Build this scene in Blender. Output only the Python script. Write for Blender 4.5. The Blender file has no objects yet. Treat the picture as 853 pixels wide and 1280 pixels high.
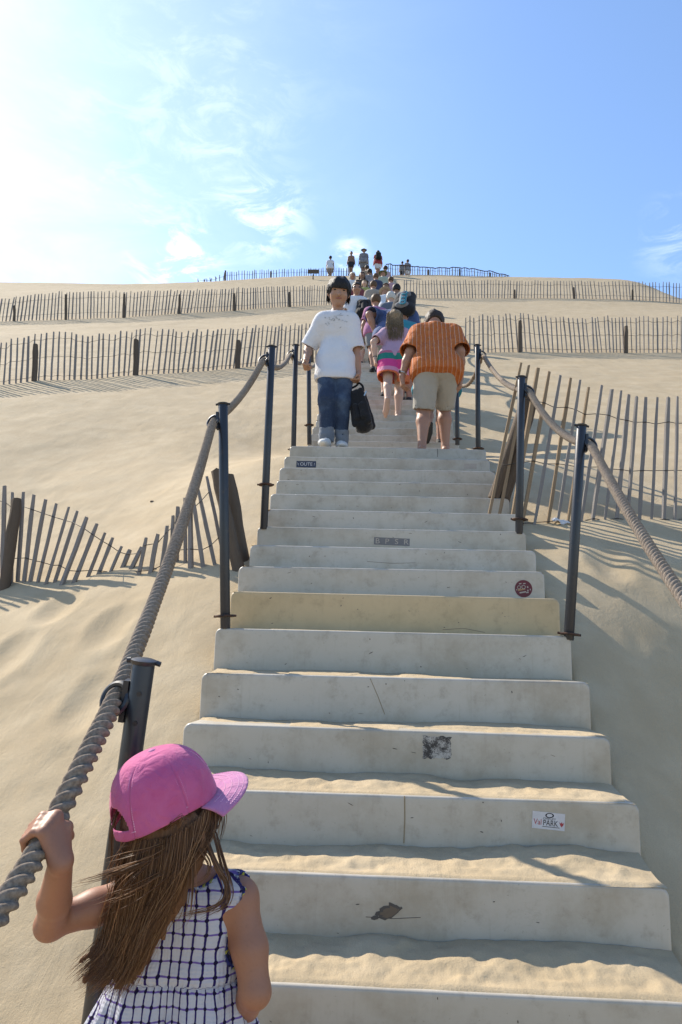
import bpy, bmesh, math, random
import numpy as np
from mathutils import Vector, Matrix
random.seed(7); np.random.seed(7)
SC = bpy.context.scene
COL = SC.collection
R = math.radians

# ------------------------------------------------------------------ camera
F, CX, CY = 976.0, 426.5, 640.0            # focal length and centre in photo pixels
PITCH, YAW, ROLL = R(11.0), R(-2.33), R(1.59)
_F = np.array([math.sin(YAW)*math.cos(PITCH), math.cos(YAW)*math.cos(PITCH), math.sin(PITCH)])
_R = np.array([math.cos(YAW), -math.sin(YAW), 0.0]); _U = np.cross(_R, _F)
CR = math.cos(ROLL)*_R + math.sin(ROLL)*_U
CU = -math.sin(ROLL)*_R + math.cos(ROLL)*_U
cam = bpy.data.objects.new('camera', bpy.data.cameras.new('camera')); COL.objects.link(cam)
cam.matrix_world = Matrix(((CR[0], CU[0], -_F[0], 0), (CR[1], CU[1], -_F[1], 0), (CR[2], CU[2], -_F[2], 0), (0, 0, 0, 1)))
cam.data.sensor_fit = 'VERTICAL'; cam.data.sensor_height = 24.0
cam.data.lens = F/1280.0*24.0
cam.data.clip_start = 0.05; cam.data.clip_end = 2000
SC.camera = cam
def ray(px, py):
    return CR*((px-CX)/F) + CU*((CY-py)/F) + _F
def at(px, py, Y):
    """the point of the photograph's sight line that lies at distance Y up the stairs"""
    d = ray(px, py); return d*(Y/d[1])

# ------------------------------------------------------------------ light
SUN_AZ, SUN_EL = R(-53.0), R(42.0)          # azimuth from +Y, negative = left
sd = np.array([math.sin(SUN_AZ)*math.cos(SUN_EL), math.cos(SUN_AZ)*math.cos(SUN_EL), math.sin(SUN_EL)])
sun = bpy.data.objects.new('sun', bpy.data.lights.new('sun', 'SUN')); COL.objects.link(sun)
sun.data.energy = 4.5; sun.data.angle = R(0.53); sun.data.color = (1.0, 0.92, 0.79)
sun.rotation_euler = Vector(sd).to_track_quat('Z', 'Y').to_euler()
W = bpy.data.worlds.new('World'); SC.world = W; W.use_nodes = True
def build_world():
    nt = W.node_tree; N = nt.nodes; L = nt.links; N.clear()
    out = N.new('ShaderNodeOutputWorld'); bg = N.new('ShaderNodeBackground')
    sky = N.new('ShaderNodeTexSky'); sky.sky_type = 'NISHITA'; sky.sun_disc = False
    sky.sun_elevation = SUN_EL; sky.sun_rotation = SUN_AZ
    sky.altitude = 0; sky.air_density = 1.0; sky.dust_density = 0.45; sky.ozone_density = 4.0
    bg.inputs['Strength'].default_value = 0.15
    tc = N.new('ShaderNodeTexCoord')
    def math_(op, a, b=None, clamp=False):
        m = N.new('ShaderNodeMath'); m.operation = op; m.use_clamp = clamp
        for i, v in enumerate((a, b)):
            if v is None: continue
            if isinstance(v, (int, float)): m.inputs[i].default_value = v
            else: L.new(v, m.inputs[i])
        return m.outputs[0]
    mp = N.new('ShaderNodeMapping'); mp.inputs['Rotation'].default_value = (0, R(18), 0); mp.inputs['Scale'].default_value = (1.0, 1.0, 2.1)
    L.new(tc.outputs['Generated'], mp.inputs['Vector'])
    nz = N.new('ShaderNodeTexNoise'); nz.inputs['Scale'].default_value = 5.0; nz.inputs['Detail'].default_value = 9; nz.inputs['Roughness'].default_value = 0.62
    nz.inputs['Distortion'].default_value = 0.5
    L.new(mp.outputs[0], nz.inputs['Vector'])
    dens = None
    n2 = N.new('ShaderNodeTexNoise'); n2.inputs['Scale'].default_value = 16.0; n2.inputs['Detail'].default_value = 8; n2.inputs['Roughness'].default_value = 0.66; n2.inputs['Distortion'].default_value = 0.7
    L.new(mp.outputs[0], n2.inputs['Vector']); m2 = N.new('ShaderNodeMapRange'); m2.interpolation_type = 'SMOOTHSTEP'
    m2.inputs['From Min'].default_value = 0.44; m2.inputs['From Max'].default_value = 0.66; L.new(n2.outputs['Fac'], m2.inputs['Value']); pf = m2.outputs[0]
    # soft banks of thin cloud, each in its own direction: (direction, width, amount)
    for d, w, amt, puff in CLOUDS:
        d = np.array(d)/np.linalg.norm(d)
        vm = N.new('ShaderNodeVectorMath'); vm.operation = 'DISTANCE'; L.new(tc.outputs['Generated'], vm.inputs[0]); vm.inputs[1].default_value = d
        mr = N.new('ShaderNodeMapRange'); mr.interpolation_type = 'SMOOTHERSTEP'
        mr.inputs['From Min'].default_value = w; mr.inputs['From Max'].default_value = 0.0
        mr.inputs['To Min'].default_value = 0; mr.inputs['To Max'].default_value = amt
        L.new(vm.outputs['Value'], mr.inputs['Value'])
        o_ = math_('MULTIPLY', mr.outputs[0], pf) if puff else mr.outputs[0]
        dens = o_ if dens is None else math_('ADD', dens, o_)
    mr = N.new('ShaderNodeMapRange'); mr.inputs['From Min'].default_value = 0.36; mr.inputs['From Max'].default_value = 0.72
    mr.interpolation_type = 'SMOOTHSTEP'
    L.new(nz.outputs['Fac'], mr.inputs['Value'])
    cl = math_('MULTIPLY', math_('MULTIPLY_ADD' if False else 'ADD', math_('MULTIPLY', mr.outputs[0], 0.55), 0.45), dens)
    cl = math_('MINIMUM', cl, 0.9)
    mix = N.new('ShaderNodeMixRGB'); L.new(cl, mix.inputs[0]); L.new(sky.outputs[0], mix.inputs[1])
    mix.inputs[2].default_value = CLOUD_COL
    L.new(mix.outputs[0], bg.inputs['Color']); L.new(bg.outputs[0], out.inputs['Surface'])
CLOUD_COL = (5.2, 5.7, 6.2, 1)
CLOUDS = [(ray(-140, 130), 0.75, 0.30, 0), (ray(335, 275), 0.075, 1.0, 1), (ray(225, 338), 0.085, 1.2, 1), (ray(60, 330), 0.2, 0.15, 0), (ray(438, 322), 0.035, 1.4, 1), (ray(850, 298), 0.07, 0.5, 1),
          (ray(230, 60), 0.26, 0.16, 1), (ray(230, 190), 0.2, 0.2, 1), (ray(-600, 200), 0.5, 0.4, 0), (ray(1500, 350), 0.4, 0.5, 1), ((0.5, -1, 0.25), 0.6, 0.5, 1)]
build_world()
SC.view_settings.view_transform = 'Standard'; SC.view_settings.look = 'None'
SC.view_settings.exposure = 0.90; SC.view_settings.gamma = 1.0
SC.cycles.max_bounces = 6; SC.cycles.transparent_max_bounces = 6

# ------------------------------------------------------------------ noise
def _hash(*c):
    h = np.zeros(c[0].shape, np.uint32)
    for i, v in enumerate(c):
        h = h ^ (v.astype(np.int64).astype(np.uint32) * np.uint32((374761393, 668265263, 2147483647-58)[i]))
        h = (h ^ (h >> np.uint32(13))) * np.uint32(1274126177)
    return ((h ^ (h >> np.uint32(16))) & np.uint32(0xffffff)).astype(np.float32)/16777215.0
def vnoise2(x, y, seed=0):
    x = np.asarray(x, np.float64)+seed*17.31; y = np.asarray(y, np.float64)+seed*9.17
    xi = np.floor(x); yi = np.floor(y); fx = x-xi; fy = y-yi
    fx = fx*fx*fx*(fx*(fx*6-15)+10); fy = fy*fy*fy*(fy*(fy*6-15)+10)
    h = lambda a, b: _hash(xi+a, yi+b)
    return ((h(0, 0)*(1-fx)+h(1, 0)*fx)*(1-fy)+(h(0, 1)*(1-fx)+h(1, 1)*fx)*fy)*2-1
def vnoise3(p, seed=0):
    p = np.asarray(p, np.float64)+seed*7.77
    i = np.floor(p); f = p-i; f = f*f*(3-2*f)
    r = 0
    for a in (0, 1):
        for b in (0, 1):
            for c in (0, 1):
                w = (f[..., 0] if a else 1-f[..., 0])*(f[..., 1] if b else 1-f[..., 1])*(f[..., 2] if c else 1-f[..., 2])
                r = r + w*_hash(i[..., 0]+a, i[..., 1]+b, i[..., 2]+c)
    return r*2-1
def sst(a, b, x):
    t = np.clip((np.asarray(x, float)-a)/(b-a), 0, 1); return t*t*(3-2*t)
def softplus(x, k):
    x = np.asarray(x, float)/k
    return k*np.where(x > 20, x, np.log1p(np.exp(np.minimum(x, 20))))

# ------------------------------------------------------------------ scene bookkeeping
def tag(o, label=None, cat=None, group=None, kind=None):
    if label: o['label'] = label
    if cat: o['category'] = cat
    if group: o['group'] = group
    if kind: o['kind'] = kind
    return o
def thing(name, label, cat, loc=(0, 0, 0), group=None, rz=0.0):
    o = bpy.data.objects.new(name, None); COL.objects.link(o); o.empty_display_size = 0.1
    o.location = loc; o.rotation_euler = (0, 0, rz)
    return tag(o, label, cat, group)
def obj(name, me, parent=None):
    o = bpy.data.objects.new(name, me); COL.objects.link(o)
    if parent is not None: o.parent = parent
    return o
def mesh(name, v, f, mats, smooth=True, mi=None):
    me = bpy.data.meshes.new(name)
    if isinstance(f, np.ndarray):
        v = np.asarray(v, np.float32); nf = len(f); k = f.shape[1]
        me.vertices.add(len(v)); me.vertices.foreach_set('co', v.ravel())
        me.loops.add(nf*k); me.loops.foreach_set('vertex_index', f.astype(np.int32).ravel())
        me.polygons.add(nf); me.polygons.foreach_set('loop_start', np.arange(0, nf*k, k, dtype=np.int32))
        me.update(calc_edges=True)
    else:
        me.from_pydata([tuple(map(float, p)) for p in v], [], f)
    for m in (mats if isinstance(mats, (list, tuple)) else [mats]): me.materials.append(m)
    if mi is not None: me.polygons.foreach_set('material_index', np.asarray(mi, np.int32))
    me.polygons.foreach_set('use_smooth', np.full(len(me.polygons), smooth, bool))
    me.update()
    return me
class MB:
    """collects boxes, tubes and lathed shapes into one mesh"""
    def __init__(s): s.v = []; s.f = []; s.m = []
    def raw(s, v, f, m=0):
        o = len(s.v); s.v += [tuple(map(float, p)) for p in v]; s.f += [tuple(i+o for i in q) for q in f]; s.m += [m]*len(f); return s
    def box(s, c, d, m=0, rot=None):
        c = Vector(c); v = []
        for z in (-.5, .5):
            for x, y in ((-.5, -.5), (.5, -.5), (.5, .5), (-.5, .5)):
                p = Vector((x*d[0], y*d[1], z*d[2]))
                if rot is not None: p = rot @ p
                v.append(p+c)
        return s.raw(v, [(3, 2, 1, 0), (4, 5, 6, 7), (0, 1, 5, 4), (1, 2, 6, 5), (2, 3, 7, 6), (3, 0, 4, 7)], m)
    def tube(s, pts, rad, seg=8, m=0, cap=True, sq=None):
        pts = [Vector(p) for p in pts]; n = len(pts)
        if not hasattr(rad, '__len__'): rad = [rad]*n
        t0 = (pts[1]-pts[0]).normalized(); u = t0.orthogonal().normalized(); v = []; f = []
        for i, p in enumerate(pts):
            t = (pts[min(i+1, n-1)]-pts[max(i-1, 0)]).normalized()
            u = (u-t*u.dot(t)).normalized(); w = t.cross(u)
            for k in range(seg):
                a = 2*math.pi*k/seg; v.append(p+(u*math.cos(a)+w*math.sin(a)*(sq or 1))*rad[i])
        for i in range(n-1):
            for k in range(seg):
                a, b = i*seg+k, i*seg+(k+1) % seg; f.append((a, b, b+seg, a+seg))
        if cap: f.append(tuple(range(seg-1, -1, -1))); f.append(tuple((n-1)*seg+k for k in range(seg)))
        return s.raw(v, f, m)
    def lathe(s, prof, seg=16, m=0, mat=None):
        v = []; f = []
        for r, z in prof:
            for k in range(seg):
                a = 2*math.pi*k/seg; p = Vector((r*math.cos(a), r*math.sin(a), z)); v.append(mat @ p if mat else p)
        n = len(prof)
        for i in range(n-1):
            for k in range(seg):
                a, b = i*seg+k, i*seg+(k+1) % seg; f.append((a, b, b+seg, a+seg))
        f.append(tuple(range(seg-1, -1, -1))); f.append(tuple((n-1)*seg+k for k in range(seg)))
        return s.raw(v, f, m)
    def torus(s, c, R_, r, axis, seg=20, ts=8, m=0, arc=1.0, a0=0.0):
        axis = Vector(axis).normalized(); u = axis.orthogonal().normalized(); w = axis.cross(u); c = Vector(c)
        pts = [c+(u*math.cos(a0+2*math.pi*arc*i/seg)+w*math.sin(a0+2*math.pi*arc*i/seg))*R_ for i in range(seg+(0 if arc >= 1 else 1))]
        if arc >= 1:
            v = []; f = []; n = len(pts)
            for i, p in enumerate(pts):
                rd = (p-c).normalized()
                for k in range(ts):
                    a = 2*math.pi*k/ts; v.append(p+(rd*math.cos(a)+axis*math.sin(a))*r)
            for i in range(n):
                for k in range(ts):
                    j = (i+1) % n; f.append((i*ts+k, i*ts+(k+1) % ts, j*ts+(k+1) % ts, j*ts+k))
            return s.raw(v, f, m)
        return s.tube(pts, r, ts, m)
    def mesh(s, name, mats, smooth=False): return mesh(name, s.v, s.f, mats, smooth, s.m)
def smooth_by_angle(me, deg=40):
    me.polygons.foreach_set('use_smooth', np.ones(len(me.polygons), bool))
    try: me.set_sharp_from_angle(angle=R(deg))
    except Exception: pass
    return me

# ------------------------------------------------------------------ materials
ALBEDO = 0.82        # calibrates all pigments to the exposure
class Mat:
    def __init__(s, name, col=(.5, .5, .5), rough=.6, spec=.4, metal=0.0):
        s.m = bpy.data.materials.new(name); s.m.use_nodes = True; s.nt = s.m.node_tree; s.N = s.nt.nodes; s.L = s.nt.links
        s.b = s.N['Principled BSDF']; s.set('Base Color', (*col, 1)); s.set('Roughness', rough); s.set('Metallic', metal); s.set('Specular IOR Level', spec)
        s.tc = s.N.new('ShaderNodeTexCoord'); s.co = s.tc.outputs['Object']
    def set(s, k, v): s.b.inputs[k].default_value = v
    def inp(s, node, i, v):
        if v is None: return
        if isinstance(v, bpy.types.NodeSocket): s.L.new(v, node.inputs[i])
        else: node.inputs[i].default_value = v
    def noise(s, scale, detail=4, rough=.55, vec=None, dist=0.0, stretch=None):
        n = s.N.new('ShaderNodeTexNoise'); n.inputs['Scale'].default_value = scale; n.inputs['Detail'].default_value = detail
        n.inputs['Roughness'].default_value = rough; n.inputs['Distortion'].default_value = dist
        vec = vec or s.co
        if stretch:
            mp = s.N.new('ShaderNodeMapping'); mp.inputs['Scale'].default_value = stretch; s.L.new(vec, mp.inputs[0]); vec = mp.outputs[0]
        s.L.new(vec, n.inputs['Vector']); return n.outputs['Fac']
    def math(s, op, a, b=None, c=None, clamp=False):
        m = s.N.new('ShaderNodeMath'); m.operation = op; m.use_clamp = clamp
        for i, v in enumerate((a, b, c)): s.inp(m, i, v)
        return m.outputs[0]
    def rng(s, v, a, b, c=0.0, d=1.0, smooth=True):
        m = s.N.new('ShaderNodeMapRange'); m.interpolation_type = 'SMOOTHSTEP' if smooth else 'LINEAR'
        for i, k in zip(('From Min', 'From Max', 'To Min', 'To Max'), (a, b, c, d)): m.inputs[i].default_value = k
        s.L.new(v, m.inputs['Value']); return m.outputs[0]
    def mix(s, fac, a, b, op='MIX'):
        m = s.N.new('ShaderNodeMixRGB'); m.blend_type = op
        for i, v in enumerate((fac, a, b)):
            if isinstance(v, tuple) and len(v) == 3: v = (*v, 1)
            s.inp(m, i, v)
        return m.outputs[0]
    def ramp(s, fac, stops, interp='LINEAR'):
        r = s.N.new('ShaderNodeValToRGB'); r.color_ramp.interpolation = interp; e = r.color_ramp.elements
        while len(e) < len(stops): e.new(0.5)
        for i, (p, c) in enumerate(stops): e[i].position = p; e[i].color = (*c, 1)
        s.L.new(fac, r.inputs[0]); return r.outputs[0]
    def xyz(s, vec=None):
        n = s.N.new('ShaderNodeSeparateXYZ'); s.L.new(vec or s.co, n.inputs[0]); return n.outputs
    def bump(s, h, strength=.3, dist=.01, prev=None):
        b = s.N.new('ShaderNodeBump'); b.inputs['Strength'].default_value = strength; b.inputs['Distance'].default_value = dist
        s.L.new(h, b.inputs['Height'])
        if prev is not None: s.L.new(prev, b.inputs['Normal'])
        return b.outputs[0]
    def color(s, sock): s.L.new(s.mix(1.0, sock, (ALBEDO,)*3, 'MULTIPLY'), s.b.inputs['Base Color']); return s
    def normal(s, sock): s.L.new(sock, s.b.inputs['Normal']); return s
    def objrand(s):
        return s.N.new('ShaderNodeObjectInfo').outputs['Random']
    def attr(s, name):
        a = s.N.new('ShaderNodeAttribute'); a.attribute_name = name; return a

def mat_sand():
    M = Mat('sand', (.5, .4, .27), .95, .15)
    big = M.noise(.35, 5); mid = M.noise(3.0, 6, .6); fine = M.noise(420, 2, .7); gr = M.noise(1500, 1)
    strk = M.noise(1.1, 5, .6, stretch=(1, .25, .5), dist=.4)
    c = M.ramp(big, [(.3, (.465, .36, .22)), (.7, (.525, .41, .258))])
    c = M.mix(M.rng(mid, .35, .75), c, (.575, .46, .30)); c = M.mix(M.rng(strk, .55, .8, 0, .30), c, (.40, .31, .20))
    c = M.mix(M.rng(fine, .35, .65, 0, .35), c, (.36, .27, .165)); c = M.mix(M.rng(gr, .64, .72, 0, .7), c, (.18, .135, .09)); c = M.mix(M.rng(M.noise(210, 2, .5), .725, .76, 0, .75), c, (.11, .08, .055)); c = M.mix(M.rng(M.noise(60, 5, .7), .55, .8, 0, .3), c, (.36, .275, .17))
    M.color(c)
    n = M.bump(mid, .10, .05); n = M.bump(M.noise(4.5, 7, .7, stretch=(1, .3, .6), dist=.5), .28, .03, n); n = M.bump(M.noise(26, 6, .65), .25, .008, n); n = M.bump(M.noise(150, 3, .6), .4, .003, n); n = M.bump(gr, .35, .0012, n)
    M.normal(n); return M.m
def mat_step(name, col, stain):
    M = Mat(name, col, .42, .45)
    x, y, z = M.xyz()
    rnd = M.objrand()
    sh = M.N.new('ShaderNodeVectorMath'); sh.operation = 'ADD'; M.L.new(M.co, sh.inputs[0])
    cb = M.N.new('ShaderNodeCombineXYZ'); M.L.new(M.math('MULTIPLY', rnd, 40.0), cb.inputs[0]); M.L.new(M.math('MULTIPLY', rnd, 13.0), cb.inputs[2]); M.L.new(cb.outputs[0], sh.inputs[1])
    v = sh.outputs[0]
    c = M.mix(M.rng(M.noise(2.2, 7, .68, v), .42, .66, 0, .8), col, stain)
    c = M.mix(M.rng(M.noise(14, 7, .7, v), .50, .72, 0, .5), c, tuple(k*.72 for k in stain))
    c = M.mix(M.rng(M.noise(6, 5, .6, v, stretch=(6, 1, .35)), .56, .78, 0, .32), c, tuple(k*.75 for k in stain))   # drip streaks
    c = M.mix(M.math('MULTIPLY', M.rng(z, -.14, -.235), M.rng(M.noise(8, 5, .6, v), .3, .7, .2, .75)), c, (.33, .27, .18))   # sand dust low on the face
    c = M.mix(M.rng(M.noise(95, 3, .5, v), .68, .74, 0, .6), c, (.22, .19, .15))       # specks
    sc = M.noise(7, 2, .5, v, stretch=(1, 1, 9), dist=1.2)
    c = M.mix(M.math('MULTIPLY', M.rng(M.math('ABSOLUTE', M.math('SUBTRACT', sc, .5)), .006, .0), M.rng(M.noise(2.6, 2, .5, v), .60, .68, 0, .35)), c, (.20, .18, .15))   # thin scratches
    c = M.mix(M.rng(rnd, 0, 1, 0, .22), c, (.42, .37, .27), 'MIX')
    M.color(c)
    n = M.bump(M.noise(5, 3, .5, v), .12, .01); n = M.bump(M.noise(170, 2, .5, v), .12, .001, n); M.normal(n)
    return M.m
def mat_metal():
    M = Mat('black_paint', (.022, .024, .03), .38, .5, .0)
    c = M.mix(M.rng(M.noise(18, 6, .65), .55, .75, 0, .8), (.018, .02, .026), (.06, .045, .035))
    M.color(c); M.normal(M.bump(M.noise(60, 4), .15, .002)); return M.m
def mat_rust():
    M = Mat('rusty_steel', (.06, .04, .03), .75, .3)
    M.color(M.ramp(M.noise(40, 5, .6), [(.35, (.02, .02, .022)), (.6, (.10, .05, .03)), (.8, (.16, .085, .05))])); M.normal(M.bump(M.noise(90, 4), .3, .002)); return M.m
def mat_rope():
    M = Mat('rope_fibre', (.26, .225, .19), .95, .1)
    c = M.ramp(M.noise(130, 4, .6), [(.3, (.17, .135, .105)), (.7, (.35, .285, .225))])
    c = M.mix(M.rng(M.noise(3, 3), .4, .7, 0, .4), c, (.34, .29, .235)); M.color(c)
    a = M.attr('lay'); w = M.N.new('ShaderNodeTexNoise'); w.inputs['Scale'].default_value = 1.0; w.inputs['Detail'].default_value = 3
    M.L.new(a.outputs['Vector'], w.inputs['Vector'])
    n = M.bump(w.outputs['Fac'], .5, .004); n = M.bump(M.noise(500, 2), .35, .001, n); M.normal(n); return M.m
def mat_wood(name, a, b, c):
    M = Mat(name, a, .85, .2)
    rnd = M.objrand()
    g = M.noise(9, 6, .65, stretch=(14, 14, .7), dist=.3); k = M.noise(3, 4)
    cc = M.ramp(g, [(.28, a), (.52, b), (.78, c)])
    cc = M.mix(M.rng(k, .45, .75, 0, .5), cc, tuple(x*.55 for x in b))
    cc = M.mix(M.rng(rnd, 0, 1, 0, .45, False), cc, tuple(x*.6 for x in a)); M.color(cc)
    M.normal(M.bump(g, .6, .006)); return M.m
def mat_skin(name, col, red=(.35, .10, .06)):
    M = Mat(name, col, .52, .35)
    c = M.mix(M.rng(M.noise(9, 4), .4, .75, 0, .35), col, tuple(.75*x+.25*y for x, y in zip(col, red)))
    c = M.mix(M.rng(M.noise(160, 3), .5, .75, 0, .18), c, tuple(k*.6 for k in col)); M.color(c)
    M.set('Subsurface Weight', .12); M.set('Subsurface Radius', (.012, .005, .003)); M.set('Subsurface Scale', .6)
    M.normal(M.bump(M.noise(300, 3), .12, .001)); return M.m
def mat_cloth(name, col, col2=None, weave=700, var=.25, fold=.3, transl=0.0):
    M = Mat(name, col, .88, .15)
    c = M.mix(M.rng(M.noise(7, 5), .35, .75, 0, var), col, col2 or tuple(k*.6 for k in col)); M.color(c)
    n = M.bump(M.noise(16, 4, .55, dist=.6), fold, .02); n = M.bump(M.noise(weave, 2), .25, .001, n); M.normal(n)
    M.set('Sheen Weight', .12)
    return M.m if not transl else translucent(M, transl)
def translucent(M, amt):
    """thin cloth lets some of the sun through"""
    t = M.N.new('ShaderNodeBsdfTranslucent'); ms = M.N.new('ShaderNodeMixShader'); ms.inputs[0].default_value = amt
    src = M.b.inputs['Base Color'].links
    if src: M.L.new(src[0].from_socket, t.inputs['Color'])
    else: t.inputs['Color'].default_value = M.b.inputs['Base Color'].default_value
    nl = M.b.inputs['Normal'].links
    if nl: M.L.new(nl[0].from_socket, t.inputs['Normal'])
    out = [n for n in M.N if n.type == 'OUTPUT_MATERIAL'][0]
    M.L.new(M.b.outputs[0], ms.inputs[1]); M.L.new(t.outputs[0], ms.inputs[2]); M.L.new(ms.outputs[0], out.inputs['Surface'])
    return M.m
def mat_plain(name, col, rough=.6, spec=.4, metal=0.0):
    M = Mat(name, col, rough, spec, metal)
    M.color(M.mix(M.rng(M.noise(25, 4), .4, .7, 0, .3), col, tuple(k*.7 for k in col))); return M.m
def mat_hair(name, dark, light, stretch=(60, 60, 4)):
    M = Mat(name, dark, .6, .25)
    M.color(M.ramp(M.noise(4, 4, .6, stretch=stretch), [(.3, dark), (.7, light)])); M.normal(M.bump(M.noise(5, 3, .6, stretch=stretch), .5, .004)); return M.m
SAND = mat_sand()
STEP = mat_step('moulded_plastic', (.54, .485, .40), (.37, .31, .225))
STEP_Y = mat_step('yellowed_plastic', (.60, .44, .235), (.46, .335, .165))
METAL = mat_metal(); RUST = mat_rust(); ROPE = mat_rope()
SLAT = mat_wood('weathered_chestnut', (.40, .37, .345), (.27, .245, .23), (.13, .115, .105))
SLAT_B = mat_wood('brown_chestnut', (.42, .31, .20), (.30, .215, .135), (.16, .11, .07))
POSTW = mat_wood('weathered_post', (.20, .155, .115), (.13, .098, .072), (.06, .045, .035))
WIRE = mat_plain('fence_wire', (.07, .06, .055), .6, .4, .6)
# ------------------------------------------------------------------ the dune
X0 = 0.1175; TR = 0.27643; Y0 = 2.398; HW = 0.85
ZS = np.array([-0.784, -0.585, -0.404, -0.223, -0.045, 0.138, 0.316, 0.465, 0.606, 0.748, 0.896, 1.043, 1.190, 1.338, 1.485, 1.632])*1.13333
_k = [(Y0+TR*n, ZS[0]+0.2*n) for n in range(-4, 0)] + [(Y0+TR*n, ZS[n]) for n in range(16)]
_k += [(Y0+TR*n, 0.2800*(Y0+TR*n)) for n in range(16, 21)]
_k += [(8.29, 2.36), (8.85, 2.68), (9.4, 3.03), (10.45, 3.66), (13.15, 5.1), (18.9, 8.3), (25.8, 12.2), (32.75, 16.4), (42.6, 22.55), (47.6, 25.9), (60, 33), (140, 80)]
KY = np.array([a for a, b in _k]); KZ = np.array([b for a, b in _k])
GZ = -1.75                                   # ground at the foot of the stairs
def nose(y):
    """height of the line through the front edges of the treads"""
    return np.interp(y, KY, KZ)
_ty = np.arange(-10, 140, 0.05)
_tz = np.where(_ty-TR < KY[0], np.maximum(KZ[0]+0.72*(_ty-TR-KY[0]), GZ), nose(_ty-TR))
def _gauss(a, s):
    n = int(4*s/0.05); k = np.exp(-0.5*(np.arange(-n, n+1)*0.05/s)**2); k /= k.sum()
    return np.convolve(np.pad(a, n, mode='edge'), k, mode='valid')
_t1 = _gauss(_tz, 0.18); _t2 = _gauss(_tz, 1.2)
_tt = sst(9, 14, _ty); _tz = _t1*(1-_tt)+_t2*_tt; _ts = sst(4.6, 6.0, _ty); _tw = _t1*(1-_ts)+_gauss(_tz, 1.6)*_ts
def base(y): return np.interp(y, _ty, _tz)
CRX = np.array([-200, -60, -22, -14, -9, -4, 2, 9, 16, 40, 200]); CRY = np.array([46, 42, 39.5, 39.5, 41, 43.5, 44.5, 44.5, 44, 44, 44])
def crest(x): return np.interp(x, CRX, CRY)
def dune(x, y, detail=True):
    x = np.asarray(x, float); y = np.asarray(y, float); u = x-X0
    sw_ = sst(1.1, 2.4, np.abs(u)); b = base(y)*(1-sw_)+np.interp(y, _ty, _tw)*sw_; yc = crest(x); top = base(yc)+0.04*(y-yc)-0.30*softplus(y-yc-14, 3)
    k = 0.10; b = -k*np.logaddexp(-b/k, -top/k)
    near = sst(11, 3.5, y); up = sst(0.9, 2.0, y)
    b = b - near*0.30*softplus(np.minimum(-u, 3.4)-0.95, .1)*up
    rn = sst(5.0, 3.3, y)
    b = b - rn*up*0.80*softplus(np.minimum(u, 2.0)-0.96, .07)
    b = b - 0.6*softplus(x-(14.6+0.1*(y-34)), .5)*sst(20, 30, y)
    b = b + 0.15*vnoise2(x/7, y/7, 3)*sst(9, 20, y)*sst(0, 5, np.abs(u)-1)
    side = sst(0.80, 1.25, np.abs(u))
    n = 0.015*vnoise2(x/1.3, y/1.3, 1)*side + 0.008*vnoise2(x/.55+.4*y, y/.45, 2)*(0.3+0.7*side)
    if detail:
        r = 1-np.abs(vnoise2((x*.9+y*.45)/.26, (y*.8-x*.4)/.62, 5)); r2 = 1-np.abs(vnoise2((x-y*.5)/.40, (y+x*.5)/.18, 8))
        n = n + (0.009*(r-.5)+.006*(r2-.5))*side + 0.003*vnoise2(x/.07, y/.07, 6)
        # soft old footprints
        cx = np.floor(x/.55); cy = np.floor(y/.5)
        ox = (cx+.25+.5*_hash(cx, cy))*.55; oy = (cy+.25+.5*_hash(cy, cx+7))*.5
        d2 = ((x-ox)/.11)**2+((y-oy)/.16)**2; amp = 0.030*(_hash(cx+3, cy+5) > .62)
        n = n + amp*(np.exp(-((np.sqrt(d2)-1.35)/.4)**2)*.35-np.exp(-d2*1.1))*side*sst(6.5, 4.5, y)
    b = b + n
    b = b - 0.09*sst(0.86, 0.78, np.abs(u))
    return b
def ground(px, py, ymax=60.0):
    """where the photograph's sight line through a pixel meets the sand"""
    d = ray(px, py); d = d/d[1]; ys = np.arange(1.5, ymax, 0.02)
    h = dune(d[0]*ys, ys, False)-d[2]*ys
    i = np.argmax(h > 0)
    if h[i] <= 0: i = int(np.argmax(h[int(len(h)*.3):])+int(len(h)*.3))
    return np.array([d[0]*ys[i], ys[i], float(dune(d[0]*ys[i], ys[i], False))])
def build_dune():
    ys = [-9.0]
    while ys[-1] < 120: ys.append(ys[-1]+max(0.021, 0.0082*ys[-1], -0.12*ys[-1]))
    xs = [0.0]
    while xs[-1] < 95: xs.append(xs[-1]+(0.022 if xs[-1] < 1.9 else 0.0115*xs[-1]))
    xs = np.array(xs); xs = np.concatenate([-xs[:0:-1], xs])+X0; ys = np.array(ys)
    X, Y = np.meshgrid(xs, ys); Z = dune(X, Y)
    v = np.stack([X, Y, Z], -1).reshape(-1, 3); nx, ny = len(xs), len(ys)
    i = (np.arange(ny-1)[:, None]*nx+np.arange(nx-1)[None]).ravel()
    f = np.stack([i, i+1, i+nx+1, i+nx], 1)
    o = obj('dune', mesh('dune', v, f, SAND)); o['kind'] = 'structure'; o['label'] = 'steep pale sand dune rising to the sky'
build_dune()

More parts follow.
